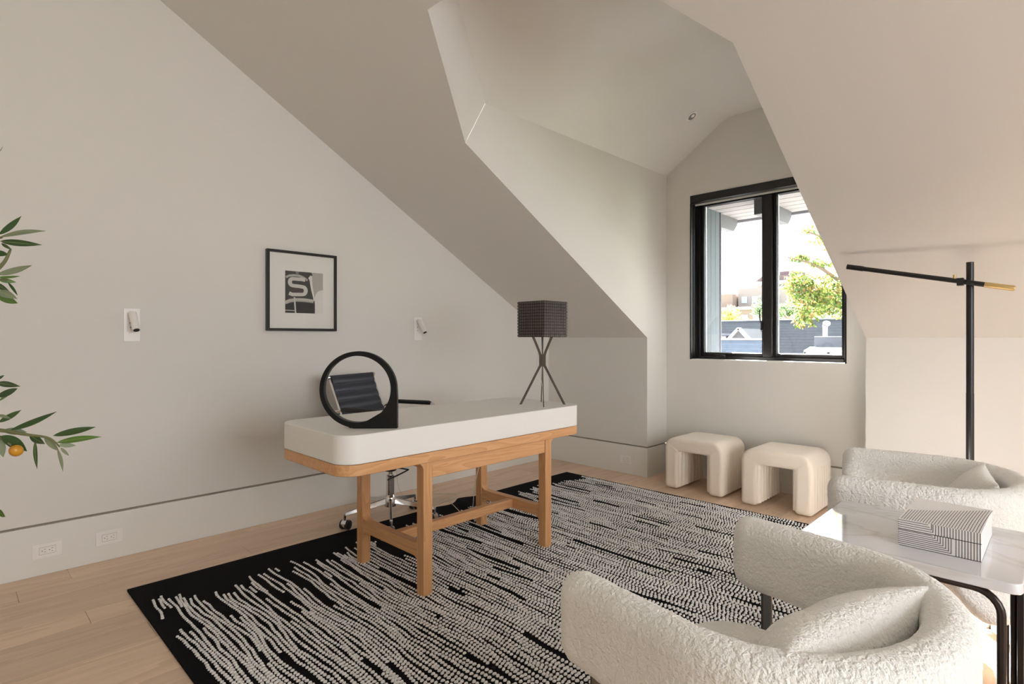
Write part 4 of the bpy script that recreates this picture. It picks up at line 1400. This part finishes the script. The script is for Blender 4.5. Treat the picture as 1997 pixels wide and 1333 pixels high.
hA = shingle_roof('neighbour_house', -9, 6, 15.0, 1.60, 0.72, 2.25, 0.115, 0.30, M['shingle'], 'long slate grey shingled roof facing the window with white gable dormer', 0)
obj('ridge_cap', G().tube([(-9, 15.0, 1.60), (6, 15.0, 1.60)], 0.045, 8), M['shingle'], hA)
def on_roof(y): return 1.60 - 0.72 * (15.0 - y)
# little gable with white barge boards
gb = G()
for sg in (-1, 1):
    a = Vector((-1.97, 13.35, 1.40)); b = Vector((-1.97 + sg * 0.36, 13.35, 1.02))
    d = (b - a); n_ = Vector((-d.z, 0, d.x)).normalized() * 0.035
    g4 = [a + n_ * sg, b + n_ * sg, b - n_ * sg, a - n_ * sg]
    gb.add([(p.x, 13.32, p.z) for p in g4] + [(p.x, 13.42, p.z) for p in g4], [(0, 1, 2, 3), (7, 6, 5, 4), (0, 4, 5, 1), (1, 5, 6, 2), (2, 6, 7, 3), (3, 7, 4, 0)])
obj('barge_board', gb, M['trimw'], hA)
obj('gable_face', G().prism([(-2.32, 0.85), (-1.62, 0.85), (-1.62, 1.03), (-1.97, 1.37), (-2.32, 1.03)], 13.40, 13.5, 'xz'), mat('gable_grey', (84, 86, 90), 0.8), hA)  # gable face in one plain grey
obj('gable_roof', G().prism([(-2.36, 1.02), (-1.97, 1.40), (-1.58, 1.02), (-1.58, 0.9), (-2.36, 0.9)], 13.5, 14.7, 'xz'), M['shingle'], hA)
obj('box_dormer', G().box(-2.75, -2.34, 13.5, 14.4, 0.7, 1.22), M['trimw'], hA, bevel=0.01)
obj('dormer_roof', G().box(-2.80, -2.22, 13.42, 14.5, 1.22, 1.27), M['metalroof'], hA, bevel=0.005)
obj('dormer_window', G().box(-2.50, -2.40, 13.48, 13.5, 0.9, 1.15), M['winfar'], hA)
vp = G().tube([(-0.33, 14.2, 1.0), (-0.33, 14.2, 1.45)], 0.055, 14).tube([(-0.33, 14.2, 1.44), (-0.31, 14.16, 1.50), (-0.24, 14.06, 1.50)], 0.062, 14)
obj('vent_pipe', vp, M['trimw'], hA, smooth=True)
# metal roofed dormer with posts
obj('metal_dormer_roof', G().box(-0.36, 1.4, 13.50, 13.95, 0.93, 1.20), M['metalroof'], hA, bevel=0.01)
obj('metal_canopy', G().prism([(13.06, 0.83), (13.5, 0.93), (13.5, 0.98), (13.06, 0.90)], -0.44, 1.45, 'yz'), M['trimw'], hA, bevel=0.01)
for xp in (-0.44, 0.02, 0.34, 0.95):
    obj('dormer_post', G().box(xp, xp + 0.05, 13.06, 13.11, 0.1, 0.87), M['trimw'], hA)
hB = shingle_roof('neighbour_house', -9, 0.72, 8.0, 1.15, 0.75, 2.2, 0.11, 0.22, M['shingle2'], 'nearer blue grey shingled roof low in the left window sash', 0)
obj('ridge_board', G().box(-9, 0.74, 7.97, 8.05, 1.145, 1.17), M['trimw'], hB)

# ---- far buildings
bl = empty('apartment_building', (0, 0, 0), label='white balconied apartment building far beyond the trees', cat='building')
AX0, AX1, AYF = -66.0, -52.6, 180.0
for k in range(5):
    z = 17.8 - 2.75 * k
    obj('floor_slab', G().box(AX0 - 0.6, AX1 + 0.8 * (k % 2), AYF - 2.0, AYF + 12, z - 0.5, z + 0.75), M['trimw'], bl, bevel=0.1)
    obj('storey', G().box(AX0, AX1 - 0.8, AYF, AYF + 12, z - 2.1, z - 0.5), M['stucco'], bl)
    for q in range(4):
        obj('window', G().box(AX0 + 1.0 + q * 3.0, AX0 + 3.2 + q * 3.0, AYF - 0.15, AYF, z - 1.9, z - 0.7), M['winfar'], bl)
obj('roof', G().prism([(AX0 - 0.5, 18.6), (AX1 + 0.3, 18.6), (AX1 - 1.5, 20.2), (AX0 + 2, 20.2)], AYF - 1, AYF + 12, 'xz'), M['plumroof'], bl)
obj('roof_terrace', G().box(-60.0, -55.0, AYF + 2, AYF + 10, 20.2, 21.6), M['plumroof'], bl, bevel=0.1)
obj('body', G().box(AX0, AX1 - 0.5, AYF + 0.2, AYF + 12, -8, 5.0), M['stucco'], bl)
b2 = empty('apartment_building', (0, 0, 0), label='beige flat roofed blocks far behind the yellow bush', cat='building')
obj('block', G().box(-24.6, -22.2, 60, 70, -8, 5.9), M['brickfar'], b2)
obj('block', G().box(-22.0, -17, 61, 72, -8, 6.5), M['stucco'], b2)
obj('block', G().box(-23.5, -16.5, 57, 60, -8, 4.0), M['brickfar'], b2)
obj('parapet', G().box(-23.7, -16.4, 56.8, 60, 4.0, 4.3), M['trimw'], b2)
for q in range(6):
    obj('window_band', G().box(-23.2 + q * 1.1, -22.6 + q * 1.1, 56.9, 57.05, 2.9, 3.5), M['winfar'], b2)
for q in range(4):
    obj('window_band', G().box(-21.6 + q * 1.1, -21.0 + q * 1.1, 60.9, 61.05, 4.9, 5.6), M['winfar'], b2)
obj('rooftop_unit', G().lathe([(0.6, 6.5), (0.6, 6.9), (0.3, 7.1)], c=(-20.5, 64, 0), seg=12), M['brickfar'], b2)
b3 = empty('brick_house', (0, 0, 0), label='small red brick house end just above the shingled ridge', cat='house')
obj('wall', G().box(-6.15, -5.0, 27, 29, -7, 1.98), mat('red_brick_far', (196, 128, 112), 0.9), b3)
obj('roof', G().box(-6.25, -4.9, 26.9, 29.1, 1.98, 2.07), M['shingle'], b3)
obj('chimney', G().box(-5.5, -5.15, 27.5, 28, 2.05, 2.9), mat('orange_brick_far', (206, 120, 90), 0.9), b3)

def foliage(name, blobs, cols, size, label, cat, trunk=None, seed=1, group=None):
    t = empty(name, (0, 0, 0), label=label, cat=cat, group=group)
    rf = random.Random(seed)
    for ci, col in enumerate(cols):
        g = G()
        for (cx_, cy_, cz_, r_, rz_, n) in blobs:
            for k in range(int(n / len(cols))):
                # clumped: pick a direction, then a radius biased outward
                v = Vector((rf.gauss(0, 1), rf.gauss(0, 1), rf.gauss(0, 1))).normalized() * (rf.random() ** 0.45)
                c = Vector((cx_ + v.x * r_, cy_ + v.y * r_, cz_ + v.z * rz_))
                if noise.noise(c * (1.1 / max(r_, 0.3)) + Vector((ci * 7, 0, 0))) < -0.12: continue
                a = Vector((rf.gauss(0, 1), rf.gauss(0, 1), rf.gauss(0, 1))).normalized()
                b = a.cross(Vector((rf.gauss(0, 1), rf.gauss(0, 1), rf.gauss(0, 1)))).normalized()
                s = size * rf.uniform(0.6, 1.3)
                g.add([c - a * s, c - b * s * 0.45, c + a * s, c + b * s * 0.45], [(0, 1, 2, 3)])
        m = bpy.data.materials.new('foliage'); m.use_nodes = True
        nt = m.node_tree
        p = nt.nodes['Principled BSDF']; p.inputs['Base Color'].default_value = lin(col); p.inputs['Roughness'].default_value = 0.6
        tr = nt.nodes.new('ShaderNodeBsdfTranslucent'); tr.inputs[0].default_value = lin(col)
        mx = nt.nodes.new('ShaderNodeMixShader'); mx.inputs[0].default_value = 0.45
        nt.links.new(p.outputs[0], mx.inputs[1]); nt.links.new(tr.outputs[0], mx.inputs[2])
        nt.links.new(mx.outputs[0], nt.nodes['Material Output'].inputs[0])
        o = obj('foliage', g, m, t, fix=False); o['kind'] = 'stuff'
    if trunk:
        for k, (pts, r0, r1) in enumerate(trunk):
            sp_ = smooth_path(pts, 4); n = len(sp_)
            obj('trunk' if k == 0 else 'branch', G().tube(sp_, [r0 + (r1 - r0) * i / n for i in range(n)], 8), M['bark'], t, smooth=True)
    return t
foliage('maple_tree', [(0.15, 12, 2.0, 0.55, 0.42, 1500), (0.75, 12, 1.95, 0.7, 0.45, 1700), (-0.20, 12, 2.25, 0.33, 0.28, 500), (0.9, 12.3, 2.55, 0.6, 0.35, 500),
                       (0.15, 12, 2.62, 0.25, 0.10, 130), (-0.15, 12, 2.78, 0.24, 0.09, 130), (0.25, 12, 3.05, 0.24, 0.10, 120), (0.0, 12, 3.30, 0.20, 0.10, 60), (0.55, 12, 2.9, 0.3, 0.2, 200),
                       (-0.05, 11.8, 1.55, 0.30, 0.18, 260), (1.7, 12.2, 2.4, 1.0, 0.9, 900), (0.5, 12.2, 3.45, 0.5, 0.3, 200)],
        [(104, 124, 52), (128, 138, 64), (76, 104, 52), (134, 112, 66)], 0.055, 'leafy green tree close behind the shingled roof, right window sash', 'tree',
        trunk=[([(2.2, 12.3, -7), (2.1, 12.3, -2), (2.0, 12.2, 1.0), (1.7, 12.1, 2.2)], 0.22, 0.10), ([(2.0, 12.2, 1.2), (1.2, 12.1, 1.7), (0.6, 12, 2.2), (0.1, 12, 2.6), (-0.4, 12, 2.8)], 0.06, 0.012),
               ([(1.7, 12.1, 2.0), (1.0, 12, 2.4), (0.6, 12, 2.95), (0.2, 12, 3.15), (-0.1, 12, 3.3)], 0.05, 0.01), ([(1.2, 12.1, 1.7), (0.5, 12, 1.85), (-0.2, 12, 2.1)], 0.04, 0.01)], seed=3)
foliage('yellow_tree', [(-5.95, 22, 1.95, 0.42, 0.55, 1100), (-5.4, 22, 1.6, 0.6, 0.35, 700), (-5.0, 21.8, 1.5, 0.5, 0.25, 400), (-5.9, 22.4, 1.0, 0.9, 0.8, 500)],
        [(186, 172, 92), (198, 186, 124), (158, 146, 80)], 0.07, 'bright yellow autumn tree at the left sash', 'tree', trunk=[([(-5.7, 22.2, -7), (-5.7, 22.2, 0), (-5.7, 22.1, 1.5)], 0.15, 0.05)], seed=4)
foliage('dark_shrub', [(-5.9, 25.0, 2.4, 0.42, 0.62, 700), (-5.7, 25.0, 1.2, 0.7, 0.7, 300)], [(88, 110, 80), (104, 122, 92)], 0.07, 'dull green tree between the yellow tree and beige block', 'tree', trunk=[([(-5.8, 25, -7), (-5.8, 25, 1), (-5.8, 25, 2)], 0.12, 0.04)], seed=5)
foliage('round_tree', [(-3.05, 20, 2.0, 0.55, 0.42, 1300), (-2.3, 20.4, 2.1, 0.6, 0.55, 900), (-3.0, 20, 1.2, 0.9, 0.6, 500)], [(92, 116, 72), (108, 130, 84), (74, 98, 60)], 0.065, 'rounded green tree below the white apartment building', 'tree', trunk=[([(-2.9, 20.2, -7), (-2.9, 20.2, 0), (-2.9, 20.1, 1.5)], 0.15, 0.05)], seed=6)
foliage('red_shrub', [(-1.95, 16.6, 1.62, 0.22, 0.16, 260)], [(140, 76, 74), (150, 96, 88)], 0.05, 'small reddish shrub peeping over the shingled ridge', 'shrub', trunk=[([(-1.95, 16.8, -7), (-1.95, 16.7, 1.5)], 0.08, 0.02)], seed=8)
obj('ground', G().box(-120, 60, 5.5, 220, -7.2, -7.0), mat('garden_ground', (112, 122, 92), 0.95))['kind'] = 'structure'
